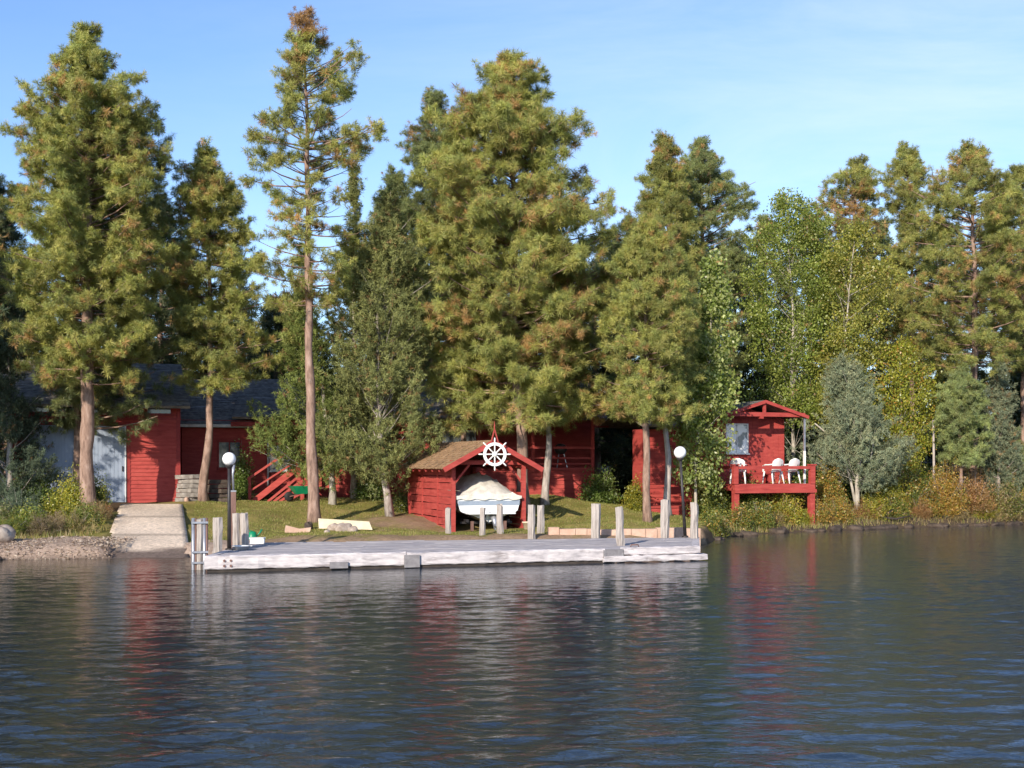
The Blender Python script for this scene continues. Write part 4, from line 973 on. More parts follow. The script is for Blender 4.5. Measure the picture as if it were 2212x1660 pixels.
# ------------------------------------------------------------------ things on the bank
def spot(px_, y_, D): X0 = W(px_, y_, D)[0]; return Vector((X0, D, gz(X0, D)))
r = empty('watering_can', spot(545, 1140, 38.2), .4, 'crumpled green plastic watering can lying behind the twin white piles', 'watering can')
g = G(); g.lathe([(0, 0), (.14, 0), (.15, .03), (.12, .24), (.05, .27), (0, .27)], n=14); g.build('body', GREENP, r); g = G(); g.tube([(.1, 0, .08), (.22, 0, .2), (.3, 0, .32)], [.03, .022, .03], 8); g.build('spout', GREENP, r)
g = G(); g.tube([(-.11, 0, .08), (-.24, 0, .14), (-.22, 0, .26), (-.08, 0, .3), (.03, 0, .26)], .014, 6); g.build('handle', GREENP, r)
r = empty('wheelbarrow', spot(650, 1068, 50.2), .5, 'green wheelbarrow at the foot of the red stair', 'wheelbarrow')
g = G(); g.add([(-.45, -.3, .62), (.45, -.3, .62), (.45, .3, .62), (-.45, .3, .62), (-.22, -.18, .3), (.2, -.18, .3), (.2, .18, .3), (-.22, .18, .3)], [(0, 1, 5, 4), (1, 2, 6, 5), (2, 3, 7, 6), (3, 0, 4, 7), (4, 5, 6, 7)]); g.build('tub', GREENP, r)
g = G(); g.lathe([(.02, -.04), (.19, -.05), (.2, 0), (.19, .05), (.02, .04)], (-.5, 0, .2), 16, Matrix.Rotation(math.radians(90), 3, 'X')); g.build('wheel', BLACKR, r)
g = G(); 
for y in (-.2, .2): g.bar((-.5, y * .4, .2), (.9, y * 1.3, .55), .04); g.bar((.3, y, .38), (.35, y, 0), .035)
g.build('frame', RUST, r)
def rock(label, loc, sx_, sy_, sz_, mat=ROCK, seed=1, name='boulder', cat='boulder', group=None):
    rs = np.random.RandomState(seed); g = G(); nu, nv = 16, 9; vs = []
    ph = rs.rand(6) * 6.28
    for j in range(nv + 1):
        t_ = math.pi * j / nv
        for i in range(nu):
            a_ = 2 * math.pi * i / nu; k_ = 1 + .14 * math.sin(2 * a_ + ph[0] + t_) + .09 * math.sin(3 * a_ - 2 * t_ + ph[1]) + .05 * math.sin(5 * a_ + ph[2] + 3 * t_)
            sx2 = abs(math.sin(t_)) ** .75
            vs.append((sx_ * k_ * sx2 * math.cos(a_), sy_ * k_ * sx2 * math.sin(a_), sz_ * (.6 - math.copysign(abs(math.cos(t_)) ** .8, math.cos(t_)) * k_)))
    g.add(vs, [(j * nu + i, j * nu + (i + 1) % nu, (j + 1) * nu + (i + 1) % nu, (j + 1) * nu + i) for j in range(nv) for i in range(nu)], True)
    o = g.build(name, mat, None, label); o.location = loc; o.rotation_euler = (0, 0, rs.rand() * 3); return tag(o, label, cat, group)
rock('big pale rounded boulder on the gravel beach at the far left', spot(2, 1200, 36.2) + Vector((0, 0, .05)), .42, .34, .24, ROCK, 3)
rock('dark small stone in the water in front of the pale beach boulder', Vector((W(5, 1215, 35)[0], 34.6, -.04)), .22, .16, .09, ROCKD, 5, name='stone')
rock('small pale round stone beside the tree foot left of the lamp', spot(403, 1086, 49.2), .11, .11, .10, PINKST, 6, name='stone', cat='stone')
rock('brown knobbly rock at the foot of the tall slim pine', spot(667, 1143, 42.6), .17, .15, .15, ROCKD, 7, name='stone', cat='stone')
for k, (px_, y_, D, s_, lab) in enumerate(((722, 1148, 41.4, .20, 'brown rock under the long pale plank, first from the pine'), (742, 1147, 41.2, .24, 'largest brown rock of the little heap before the pale plank'), (760, 1148, 41.2, .17, 'rounded tan rock at the outer side of the heap by the pale plank'), (706, 1156, 40.4, .10, 'small whitish rock lying beside the heap, nearest the dock'))): rock(lab, spot(px_, y_, D), s_ * 1.15, s_, s_ * .7, ROCK, 20 + k, name='rock', cat='rock', group='rocks heaped by the pale plank')
r = empty('pale_plank', spot(747, 1145, 42.0) + Vector((0, 0, .02)), -.06, 'long pale plank lying on the dirt beside the tall pine', 'plank')
g = G(); g.add([(-.92, -.03, .02), (.92, -.03, -.02), (.80, .0, .26), (-.95, .0, .36), (-.92, .03, .02), (.92, .03, -.02), (.80, .06, .26), (-.95, .06, .36)], [(0, 1, 2, 3), (7, 6, 5, 4), (0, 4, 5, 1), (1, 5, 6, 2), (2, 6, 7, 3), (3, 7, 4, 0)]); g.build('board', BOARDM, r)
r = empty('pink_slab', spot(644, 1150, 41.2), .25, 'broken pinkish stone slab lying left of the tall pine foot', 'slab')
g = G(); g.prism([(-.45, 0), (.38, -.02), (.42, .16), (.05, .12), (-.40, .24)], -.05, .08); g.build('slab', PINKST, r)
# stack of flat stones
grp = 'flat stones stacked beside the garage'
st = []
for k in range(11):
    rs = np.random.RandomState(50 + k); lx_ = (k % 2) * .75 + rs.normal() * .05; lev = k // 2
    b0 = spot(410 + (k % 2) * 62, 1080, 49.6); 
    g = G(); n = 9; pl = []
    for i in range(n): a_ = 6.283 * i / n; q = 1 + rs.normal() * .08; pl.append((.55 * q * math.cos(a_), .34 * q * math.sin(a_)))
    g.prism(pl, 0, .15 + .03 * rs.rand(), 'z')
    names = ['bottom', 'second', 'third', 'fourth', 'fifth', 'topmost']
    lab = f'{names[lev]} flat stone of the {"dark stack behind" if k % 2 else "pale stack left of"} the lamp-side pine trunk'
    o = g.build('flat_stone', STONE if k % 2 == 0 else ROCKD, None); o.location = (b0.x + rs.normal() * .04, b0.y, b0.z + lev * .185); o.rotation_euler = (0, rs.normal() * .02, rs.rand() * .5)
    tag(o, lab, 'stone', grp)
# retaining wall behind the dock, right half
rs = np.random.RandomState(5); rx0 = W(1185, 1150, 40.4)[0]; 
r = empty('retaining_wall', (rx0, 40.0, .2), math.radians(6), 'low pinkish tan stone edging wall between the dock and the right lawn', 'wall')
g = G(); x = 0
while x < 5.0:
    wv = rs.uniform(.28, .6)
    g.box(x, x + wv - .015, rs.uniform(-.03, .02), .30, -.3, .40 + rs.normal() * .02); x += wv
g.build('stones', PINKST, r)
# boat ramp slab
q = [W(232, 1215, 35.2)[0] + .0, W(412, 1215, 35.2)[0]]
g = G(); vs = []; tc_ = []; nseg = 34; rs_ = np.random.RandomState(3)
for i in range(nseg + 1):
    y = 34.3 + 13.2 * i / nseg; xl, xr = ramp_x(y); zl = float(np.interp(y, RY, RZv))
    row = [(xl, -.25), (xl + .01, .03)] + [(xl + (xr - xl) * q / 12 + (0 if q in (0, 12) else rs_.normal() * .01), .04) for q in range(1, 12)] + [(xr - .01, .03), (xr, -.25)]
    for x, dz in row:
        vs.append((x, y, zl + dz)); wet = np.clip((36.75 + .12 * math.sin(x * 3) - y) / .25, 0, 1); n_ = rs_.normal() * .02
        dry = np.array([.74, .60, .47]) * (.55 if i in (12, 23) else 1) * (1 + n_ + .10 * math.sin(y * 1.1 + x)); stain = .22 * max(0, math.sin(x * 2.3 + 1) * math.sin(y * .8)); tc_.append((dry * (1 - stain)) * (1 - wet) + np.array([.17, .13, .11]) * wet)
nr = len(row)
o = np_mesh('boat_ramp', vs, 4, GROUND, tint=np.array(tc_), smooth=False, faces=[(i * nr + k, i * nr + k + 1, (i + 1) * nr + k + 1, (i + 1) * nr + k) for i in range(nseg) for k in range(nr - 1)])
tag(o, 'sloping concrete boat ramp running from the garage doors into the lake', kind='structure')
# grill on the house porch
r = empty('kettle_grill', Vector((W(1213, 985, 52.0)[0], 53.1, 2.5)), 0, 'dark round grill standing on the shaded lodge porch', 'grill')
g = G(); g.lathe([(0, .62), (.16, .64), (.27, .78), (.28, .84), (.24, .98), (.12, 1.07), (0, 1.09)], n=18); g.build('bowl', BLACKM, r)
for k in range(3): a_ = k * 2.09; G().bar((.14 * math.cos(a_), .14 * math.sin(a_), .66), (.3 * math.cos(a_), .3 * math.sin(a_), 0), .03).build('leg', STEEL, r)
# pot by the boathouse post
rp_ = spot(1138, 1140, 42.9)
r = empty('flower_pot', rp_, 0, 'small buff clay pot by the foot of the boathouse right post', 'pot')
g = G(); g.lathe([(0, 0), (.10, 0), (.14, .22), (.165, .22), (.165, .27), (.13, .27), (.12, .1), (0, .1)], n=18); g.build('body', POTTERY, r)
# thin grey pole among the right-hand trees
r = empty('utility_pole', spot(2017, 1075, 54.5), 0, 'thin bare grey pole rising among the bushes on the right bank', 'pole')
g = G(); g.tube([(0, 0, -.2), (.01, 0, 2), (-.02, 0, 4.1)], [.06, .055, .045], 10); g.build('post', BARKG, r); G().box(-.06, .06, -.05, .05, 3.9, 4.0).build('cap', STEEL, r)
# ------------------------------------------------------------------ trees (layout points: base first)
OLIVE = np.array([(.25, .275, .085), (.295, .30, .09), (.21, .24, .085), (.34, .325, .11)])
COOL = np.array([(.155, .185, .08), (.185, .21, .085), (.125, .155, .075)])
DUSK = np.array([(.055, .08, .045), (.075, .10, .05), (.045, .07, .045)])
FRONT = 'tall pines standing before the red buildings'; BACK = 'pines of the wood behind the buildings'
pine('pine_tree', 'broad tallest-crowned pine with thick reddish leaning trunk in front of the blue-grey garage doors', 45.6, [(187, 1104), (186, 980), (190, 800), (188, 400), (186, 55)],
     [(52, 182, 190), (75, 160, 200), (105, 146, 215), (125, 140, 252), (160, 118, 262), (200, 105, 290), (240, 62, 310), (300, 52, 335), (400, 45, 345), (500, 40, 350), (600, 20, 345), (700, 5, 335), (770, 30, 320), (825, 60, 290)], 1, .30, 1.15, .09, OLIVE, nn=58, group=FRONT)
pine('pine_tree', 'slim dark-barked pine hidden just behind the broad garage pine, left of its trunk', 48.5, [(168, 1092), (166, 900), (200, 600), (255, 230)],
     [(225, 250, 262), (280, 200, 340), (350, 200, 375), (450, 180, 392), (560, 180, 395), (700, 120, 390), (800, 120, 385), (860, 150, 385), (905, 160, 372), (925, 165, 350)], 2, .17, .8, .08, COOL, group=FRONT)
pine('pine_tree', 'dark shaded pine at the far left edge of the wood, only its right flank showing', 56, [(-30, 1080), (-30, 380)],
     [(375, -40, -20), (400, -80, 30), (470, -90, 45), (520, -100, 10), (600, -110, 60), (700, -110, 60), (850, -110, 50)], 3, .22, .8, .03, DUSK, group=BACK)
pine('pine_tree', 'medium pine with slightly crooked pale trunk between garage and left lamp', 48.8, [(443, 1088), (440, 1050), (455, 930), (452, 780), (450, 600), (447, 325)],
     [(322, 444, 450), (365, 425, 480), (400, 400, 505), (450, 392, 545), (480, 385, 520), (545, 380, 548), (600, 372, 556), (700, 380, 585), (765, 385, 610), (810, 410, 590), (835, 440, 520)], 4, .17, 1.0, .10, OLIVE, nn=56, group=FRONT)
pine('pine_tree', 'very tall thin open-crowned pine with bare straight trunk rising from the lawn', 45.0, [(681, 1131), (676, 1060), (668, 800), (666, 560), (664, 300), (657, 35)],
     [(33, 652, 664), (80, 640, 728), (105, 634, 700), (150, 612, 800), (200, 604, 760), (240, 612, 740), (292, 540, 800), (310, 560, 848), (345, 560, 790), (380, 522, 780), (400, 535, 752), (450, 572, 760), (500, 560, 770), (560, 535, 775), (620, 550, 745), (665, 590, 720)], 5, .21, .47, .16, OLIVE, nn=58, nl=.25, group=FRONT, twigs=True, whorl=.5, dead=.12, top_brown=True)
juniper('juniper_tree', 'yellow-green juniper with short pale trunk right behind the tall bare-trunked pine', 49.3, [(718, 1088), (716, 1000), (690, 800), (650, 610)],
     [(600, 640, 662), (660, 615, 700), (740, 610, 715), (820, 590, 735), (880, 562, 748), (935, 555, 752), (985, 640, 750)], 6, .14, 1.15, np.array([(.19, .23, .06), (.22, .26, .075), (.16, .20, .06)]), bark=BARKW, upr=1.4)
juniper('juniper_tree', 'olive juniper with leaning forked whitish trunk between the tall pine and the boathouse', 46.8, [(843, 1120), (832, 1040), (820, 960), (815, 700), (842, 420)],
     [(415, 832, 856), (480, 785, 890), (540, 762, 905), (620, 735, 920), (700, 715, 930), (780, 722, 930), (860, 715, 925), (920, 708, 930), (990, 740, 900)], 7, .15, 1.3, JGREEN * 1.1, fb=.05, bark=BARKG)
juniper('juniper_tree', 'tall narrow juniper filling the gap behind the bare-trunked pine, darker than its neighbours', 51.5, [(765, 1060), (765, 380)],
     [(375, 755, 772), (450, 735, 800), (550, 730, 810), (650, 700, 820), (800, 690, 830), (950, 690, 830)], 8, .14, .8, JGREEN)
pine('pine_tree', 'biggest middle pine with full rounded crown above the boathouse and reddish tip', 48.0, [(1132, 1062), (1125, 900), (1108, 750), (1112, 500), (1098, 110)],
     [(106, 1090, 1106), (140, 1062, 1130), (170, 1045, 1176), (210, 1045, 1182), (250, 1010, 1172), (285, 975, 1232), (330, 940, 1262), (370, 925, 1250), (410, 925, 1290), (500, 895, 1312), (600, 882, 1312), (700, 900, 1335), (750, 920, 1322), (800, 955, 1318), (860, 945, 1315), (910, 955, 1305)], 9, .24, 1.0, .15, OLIVE, nn=58, nl=.30, group=FRONT)
pine('pine_tree', 'smaller pine with crooked grey trunk just right of the boathouse roof', 49.2, [(1177, 1066), (1186, 940), (1176, 860), (1190, 700), (1200, 520)],
     [(515, 1195, 1205), (580, 1130, 1270), (680, 1100, 1310), (780, 1090, 1315), (860, 1090, 1310), (905, 1110, 1290)], 10, .15, .8, .12, OLIVE, bark=BARKG, group=FRONT)
pine('pine_tree', 'slender pine with brown trunk close behind the boathouse ridge', 50.2, [(1000, 1066), (1003, 900), (1015, 700), (1030, 560)],
     [(555, 1025, 1035), (620, 960, 1090), (720, 930, 1110), (820, 950, 1090), (890, 960, 1060)], 11, .15, .7, .14, OLIVE, group=FRONT)
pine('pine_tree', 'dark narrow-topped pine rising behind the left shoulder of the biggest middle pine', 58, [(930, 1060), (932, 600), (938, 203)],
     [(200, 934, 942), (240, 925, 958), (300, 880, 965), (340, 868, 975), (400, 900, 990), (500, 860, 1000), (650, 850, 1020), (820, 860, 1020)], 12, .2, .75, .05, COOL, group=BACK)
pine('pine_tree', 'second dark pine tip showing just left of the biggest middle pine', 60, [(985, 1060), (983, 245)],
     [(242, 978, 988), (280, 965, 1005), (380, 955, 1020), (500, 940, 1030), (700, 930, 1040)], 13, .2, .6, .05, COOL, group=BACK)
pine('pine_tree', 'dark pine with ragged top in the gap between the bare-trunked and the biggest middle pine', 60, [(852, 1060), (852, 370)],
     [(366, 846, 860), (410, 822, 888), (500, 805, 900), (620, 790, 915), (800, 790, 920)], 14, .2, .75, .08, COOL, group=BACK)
pine('pine_tree', 'olive pine with straight dark trunk beside the dark gap left of the small cabin', 45.8, [(1399, 1130), (1396, 1000), (1393, 880), (1395, 700), (1400, 470)],
     [(465, 1392, 1408), (530, 1350, 1440), (600, 1335, 1470), (680, 1325, 1500), (740, 1312, 1512), (800, 1310, 1505), (860, 1318, 1490), (905, 1325, 1480)], 15, .16, 1.0, .07, OLIVE, nn=58, group=FRONT)
pine('pine_tree', 'pine with crooked greyish trunk between the straight olive pine and the small cabin', 48.0, [(1441, 1098), (1443, 1000), (1436, 900), (1445, 700), (1440, 520)],
     [(515, 1434, 1446), (580, 1400, 1480), (680, 1380, 1510), (780, 1390, 1500), (870, 1400, 1480)], 16, .14, .7, .06, OLIVE, bark=BARKG, group=FRONT)
pine('pine_tree', 'narrow pine with leaning orange limbs, left one of the pair above the small cabin', 57, [(1450, 1060), (1448, 600), (1436, 298)],
     [(294, 1430, 1442), (320, 1420, 1458), (370, 1408, 1470), (430, 1395, 1480), (480, 1340, 1500), (560, 1320, 1510), (700, 1320, 1520), (850, 1330, 1520)], 17, .2, .8, .16, OLIVE * .85, group=BACK)
pine('pine_tree', 'round-headed pine with dark spire, right one of the pair above the small cabin', 60, [(1520, 1060), (1518, 600), (1512, 303)],
     [(300, 1507, 1517), (330, 1492, 1532), (352, 1480, 1560), (385, 1455, 1585), (430, 1440, 1612), (500, 1440, 1612), (580, 1440, 1605), (700, 1430, 1610), (850, 1430, 1610)], 18, .22, .8, .06, COOL * 1.25, group=BACK)
broadleaf('poplar_tree', 'slim young poplar with pale fluttering leaves in front of the small cabin left wing', 48.8, [(1502, 1085), (1500, 1000), (1530, 800), (1542, 555)],
     [(550, 1535, 1548), (600, 1520, 1565), (640, 1495, 1590), (720, 1490, 1600), (800, 1490, 1600), (880, 1460, 1608), (950, 1445, 1592), (1000, 1455, 1565), (1045, 1480, 1545)], 19, .07, 1.0, np.array([(.25, .30, .08), (.32, .36, .12), (.19, .25, .06), (.36, .39, .17)]), size=.17)
broadleaf('poplar_tree', 'large bright green poplar with thin pale stem behind the small cabin roof', 57, [(1712, 1060), (1712, 700), (1700, 420)],
     [(415, 1690, 1715), (450, 1650, 1780), (520, 1625, 1800), (620, 1615, 1800), (700, 1620, 1800), (800, 1615, 1790), (900, 1610, 1780)], 20, .10, 1.1, POP)
broadleaf('poplar_tree', 'yellow-green poplar right of the large bright one, its stem showing above the grey juniper', 56, [(1812, 1060), (1815, 800), (1850, 480)],
     [(475, 1840, 1860), (520, 1790, 1910), (600, 1780, 1925), (680, 1770, 1915), (780, 1770, 1880), (900, 1760, 1860)], 21, .10, 1.0, POPY)
broadleaf('poplar_tree', 'low golden-leaved tree between the grey juniper and the thin bare pole', 55.5, [(1945, 1060), (1945, 735)],
     [(730, 1935, 1955), (770, 1890, 2010), (850, 1880, 2025), (940, 1885, 2010), (1000, 1900, 1990)], 22, .07, 1.2, np.array([(.30, .32, .04), (.36, .34, .05), (.24, .27, .05)]), fb=.12, size=.11, browns=np.array([(.5, .30, .06), (.42, .22, .05)]))
pine('pine_tree', 'rust-tinged pine top leaning above the poplars', 66, [(1830, 1060), (1835, 600), (1852, 343)],
     [(340, 1845, 1870), (370, 1820, 1880), (420, 1780, 1882), (470, 1765, 1900), (540, 1770, 1900), (700, 1760, 1900)], 23, .2, .55, .3, OLIVE * .9, group=BACK)
pine('pine_tree', 'slim isolated pine spire against the sky near the right end of the wood', 62, [(1975, 1060), (1970, 700), (1960, 318)],
     [(315, 1955, 1970), (350, 1942, 1985), (390, 1925, 2000), (440, 1925, 1985), (480, 1950, 1985), (540, 1940, 2020), (650, 1900, 2050), (800, 1900, 2050)], 24, .16, .65, .10, OLIVE * .9, group=BACK)
pine('pine_tree', 'big dark-trunked pine dominating the right end of the wood', 56, [(2106, 1060), (2104, 700), (2100, 315)],
     [(312, 2085, 2118), (335, 2068, 2135), (370, 2050, 2145), (410, 2010, 2170), (470, 1990, 2200), (550, 1985, 2215), (650, 1960, 2225), (720, 1990, 2220), (790, 2010, 2200)], 25, .24, .8, .16, OLIVE * .9, group=BACK)
pine('pine_tree', 'pine cut by the right edge of the view, behind the big dark-trunked one', 62, [(2215, 1060), (2205, 360)],
     [(355, 2195, 2215), (400, 2150, 2240), (500, 2130, 2290), (650, 2140, 2300), (800, 2150, 2300)], 26, .22, .7, .12, OLIVE * .8, group=BACK)
juniper('juniper_tree', 'grey-green juniper with forked bare pale trunk at the water right of the red deck', 52.6, [(1850, 1106), (1852, 1040), (1862, 950), (1855, 780)],
     [(765, 1800, 1806), (800, 1785, 1875), (850, 1775, 1895), (900, 1750, 1925), (950, 1738, 1955), (985, 1760, 1950), (1010, 1850, 1940)], 27, .11, 1.2, JGREY * 1.12, fb=.0, bark=BARKW, forks=[([(1850, 1100), (1838, 1040), (1815, 960), (1760, 915)], .07), ([(1852, 1070), (1880, 1000), (1890, 930)], .05)])
juniper('juniper_tree', 'upright grey-green juniper spire beneath the big dark-trunked pine', 56, [(2158, 1050), (2160, 780)],
     [(775, 2155, 2166), (830, 2130, 2185), (900, 2115, 2200), (980, 2110, 2205), (1030, 2120, 2200)], 28, .09, 1.1, JGREY * .95)
pine('pine_tree', 'young bushy green pine just right of the thin bare pole', 54.5, [(2075, 1070), (2073, 950), (2075, 800)],
     [(795, 2068, 2082), (840, 2030, 2110), (900, 2022, 2130), (960, 2025, 2125), (1000, 2050, 2110)], 29, .09, 1.3, .0, COOL * 1.5, nl=.2)
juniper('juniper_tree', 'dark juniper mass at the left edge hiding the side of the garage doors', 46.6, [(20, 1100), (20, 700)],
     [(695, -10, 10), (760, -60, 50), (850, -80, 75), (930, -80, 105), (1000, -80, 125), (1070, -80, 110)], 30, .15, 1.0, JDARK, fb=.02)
juniper('juniper_tree', 'soft olive juniper shrub-tree at the right edge above the dry bank', 57.5, [(2190, 1095), (2190, 930)],
     [(925, 2180, 2200), (960, 2150, 2240), (1020, 2130, 2260), (1080, 2125, 2260)], 31, .08, 1.1, np.array([(.20, .235, .09), (.24, .27, .11)]), fb=.05)
pine('pine_tree', 'pine standing just outside the left edge, shading the garage', 42.5, [(-205, 1100), (-205, 100)],
     [(95, -215, -195), (300, -300, -120), (500, -340, -80), (700, -350, -70), (850, -300, -90)], 62, .25, .42, .08, OLIVE, group=FRONT)
# deeper rows of the wood, each a tree of its own
rs0 = np.random.RandomState(77)
deep = [(-75, 560, 66), (60, 640, 64), (300, 640, 62), (385, 560, 66), (345, 420, 60), (490, 690, 66), (560, 735, 64), (640, 640, 70), (790, 560, 66), (900, 560, 70), (1060, 600, 64), (1180, 560, 68), (1290, 560, 64), (1330, 500, 70), (1390, 475, 67), (1580, 520, 68), (1660, 465, 70), (1750, 455, 72), (1820, 520, 66), (1905, 470, 72), (2030, 470, 68), (2150, 470, 72), (2260, 420, 70), (-190, 420, 62), (-330, 480, 66), (-480, 430, 60), (2370, 400, 66), (2480, 450, 70), (2600, 420, 68), (515, 590, 62), (600, 640, 60), (20, 470, 58), (-30, 520, 52)]
where = ['at the far left', 'behind the dark left juniper', 'behind the garage ridge', 'between garage pine and crooked-trunk pine', 'just right of the broad garage pine top', 'behind the annex roof', 'low in the sky gap beside the bare-trunked pine', 'behind the yellow-green juniper', 'behind the dark narrow juniper', 'behind the narrow-topped dark pine', 'directly behind the biggest middle pine', 'behind the lodge porch', 'in the dark gap right of the lodge', 'with its tip in the notch right of the biggest middle pine', 'behind the straight olive pine', 'right of the round-headed pine', 'left of the large poplar crown', 'over the crown of the large poplar', 'behind the yellow-green poplar', 'beside the isolated spire', 'between the spire and the big right pine', 'behind the big right pine', 'beyond the right edge', 'just outside the left edge', 'second outside the left edge', 'third outside the left edge', 'second beyond the right edge', 'third beyond the right edge', 'fourth beyond the right edge', 'just left of the sky gap by the bare-trunked pine', 'low behind the stair and yellow-green juniper', 'near the left edge in shade, taller one', 'near the left edge in shade, nearer one']
for k, ((x, yt, D), wh) in enumerate(zip(deep, where)):
    h = (1010 - yt); wv = 38 + h * .11
    pine('pine_tree', f'deep green background pine {wh}', D, [(x, 1010), (x + rs0.normal() * 6, yt)],
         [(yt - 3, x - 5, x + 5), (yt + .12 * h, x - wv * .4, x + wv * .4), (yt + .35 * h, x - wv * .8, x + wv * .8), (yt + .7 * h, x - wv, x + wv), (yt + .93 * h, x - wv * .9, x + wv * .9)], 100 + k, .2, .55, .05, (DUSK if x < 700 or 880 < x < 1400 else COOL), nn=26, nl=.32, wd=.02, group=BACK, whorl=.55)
# understorey behind the houses so that no horizon shows between trunks
for k in range(17):
    x = -60 + k * 142 + rs0.normal() * 20; D = 66 + rs0.rand() * 6; X0 = W(x, 1000, D)[0]
    nth = ['leftmost', 'second', 'third', 'fourth', 'fifth', 'sixth', 'seventh', 'eighth', 'ninth', 'tenth', 'eleventh', 'twelfth', 'thirteenth', 'fourteenth', 'fifteenth', 'sixteenth', 'rightmost'][k]
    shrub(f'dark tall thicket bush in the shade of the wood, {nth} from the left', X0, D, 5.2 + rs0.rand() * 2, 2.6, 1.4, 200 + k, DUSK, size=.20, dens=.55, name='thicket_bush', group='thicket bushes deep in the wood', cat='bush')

# ------------------------------------------------------------------ bushes along the bank
ORG = np.array([(.42, .24, .06), (.48, .30, .07), (.34, .21, .06), (.28, .27, .06)]); YEL = np.array([(.34, .33, .05), (.42, .36, .05), (.24, .27, .05)])
DRY = np.array([(.34, .25, .13), (.42, .32, .17), (.27, .22, .10)]); MIX = np.array([(.16, .20, .05), (.22, .25, .06), (.30, .28, .06), (.12, .16, .05)])
RUSTL = np.array([(.36, .19, .09), (.42, .25, .11), (.30, .20, .09)])
GB = 'bushes along the right bank'; GL = 'bushes on the left bank'
def B(px_, y_, D, hpx, wpx, label, greens, seed, size=.085, kind='leaf', grp=GB, fb=0, browns=None, dens=1.0, depth=None):
    X0 = W(px_, y_, D)[0]; k = D / F
    if grp == GB: hpx *= 1.08; dens *= 1.25
    if grp == GL: dens *= 1.2
    shrub(label, X0, D, hpx * k, wpx * k / 2, depth or wpx * k / 2 * .8, seed, greens, browns, fb, size, dens, kind=kind, group=grp)
B(1530, 1120, 49.8, 110, 95, 'leafy green bush filling the corner left of the red deck post', MIX, 1, .10)
B(1555, 1000, 51.2, 70, 70, 'orange-tinged bush against the shaded cabin wall above the left deck corner', ORG, 2, .09, fb=.3, browns=MIX[:3], depth=.5)
B(1625, 1125, 50.4, 85, 80, 'dark green bush under the left half of the red deck', MIX, 3, .10)
B(1690, 1120, 50.8, 80, 85, 'yellow-leaved bush under the middle of the red deck', YEL, 4, .09, fb=.3, browns=ORG)
B(1735, 1105, 52.2, 70, 60, 'amber bush behind the right deck post', ORG, 5, .09)
B(1790, 1115, 52.6, 105, 80, 'tall orange and yellow bush just right of the red deck', ORG, 6, .085, fb=.35, browns=MIX[:3])
B(1745, 1040, 54.5, 110, 70, 'dark green bush between the cabin and the grey juniper', POPD, 7, .10)
B(1905, 1115, 53.4, 105, 90, 'yellow-green bush right of the forked juniper trunk', YEL * .9, 8, .09)
B(1965, 1110, 54.2, 95, 80, 'green and gold bush below the golden-leaved tree', MIX, 9, .09, fb=.2, browns=ORG)
B(2040, 1120, 54.2, 110, 100, 'largest bright orange bush on the right bank', ORG, 10, .08)
B(2105, 1122, 55.0, 90, 90, 'reddish brown bush right of the largest orange one', RUSTL, 11, .075)
B(2170, 1120, 55.4, 80, 100, 'olive and straw coloured bush at the right end of the bank', MIX, 12, .08, fb=.4, browns=DRY)
B(2130, 1060, 57.5, 90, 110, 'dark bush in the hollow below the grey juniper spire', POPD, 13, .10)
B(2010, 1050, 57.5, 80, 100, 'shaded green bush behind the thin bare pole', POPD, 14, .10)
B(1850, 1060, 57, 80, 100, 'deep green bush in the shade behind the grey juniper', POPD, 15, .10)
for k, (px_, y_, D, h_, w_, pal, wh) in enumerate(((1560, 1148, 48.6, 32, 60, DRY, 'left of the waterside deck post'), (1625, 1146, 49.6, 34, 60, MIX, 'just right of the waterside deck post'), (1680, 1142, 50.0, 30, 70, DRY, 'under the middle of the red deck'), (1740, 1140, 50.6, 34, 50, YEL, 'at the right deck post foot'), (1790, 1138, 51.4, 36, 60, DRY, 'left of the forked juniper'), (1870, 1134, 52.4, 36, 70, RUSTL, 'at the forked juniper foot'), (1935, 1130, 53.2, 40, 60, DRY, 'by the driftwood root'), (1985, 1130, 53.8, 40, 70, RUSTL, 'left of the largest orange bush'), (2060, 1130, 54.4, 36, 80, DRY, 'under the largest orange bush'), (2120, 1132, 55, 50, 60, YEL, 'yellow clump near the right edge'), (2165, 1131, 55.3, 50, 60, DRY, 'straw clump near the right edge'), (2208, 1130, 55.6, 50, 60, DRY, 'last one at the right edge'))):
    B(px_, y_, D, h_, w_, f'low dry grassy tussock on the right shore, {wh}', pal, 300 + k, .07, 'blade', 'dry tussocks on the right shore')
for k, (px_, s_, h_, w_, pal, wh) in enumerate(((1545, .9, 50, 60, MIX, 'beside the dock end'), (1600, 1.3, 60, 55, MIX, 'behind the waterside deck post'), (1645, 1.2, 62, 60, MIX, 'under the deck, left part'), (1700, 1.4, 62, 60, YEL, 'under the deck, golden one'), (1770, 1.3, 55, 60, ORG, 'right of the deck, in front'), (1815, 1.2, 50, 60, ORG, 'left of the forked juniper trunk, in front'), (1885, 1.3, 52, 60, YEL, 'right of the forked juniper trunk, in front'), (1935, 1.2, 48, 60, MIX, 'before the green and gold bush'), (2000, 1.3, 56, 70, ORG, 'left front of the largest orange bush'), (2070, 1.3, 58, 70, ORG, 'right front of the largest orange bush'), (2135, 1.3, 54, 70, RUSTL, 'below the grey juniper spire'), (2195, 1.3, 54, 70, ORG, 'at the right edge of the view'))):
    xx = (px_ - HX) / F; D = 44.0
    for _ in range(40): D = float(np.interp(xx * D, SHX, SHY)) * .5 + D * .5
    B(px_, 1130, D + s_, h_, w_, f'knee-high leafy bush near the waterline, {wh}', pal, 500 + k, .075, fb=.25, browns=(MIX if pal is ORG else ORG), grp='low bushes along the right waterline')
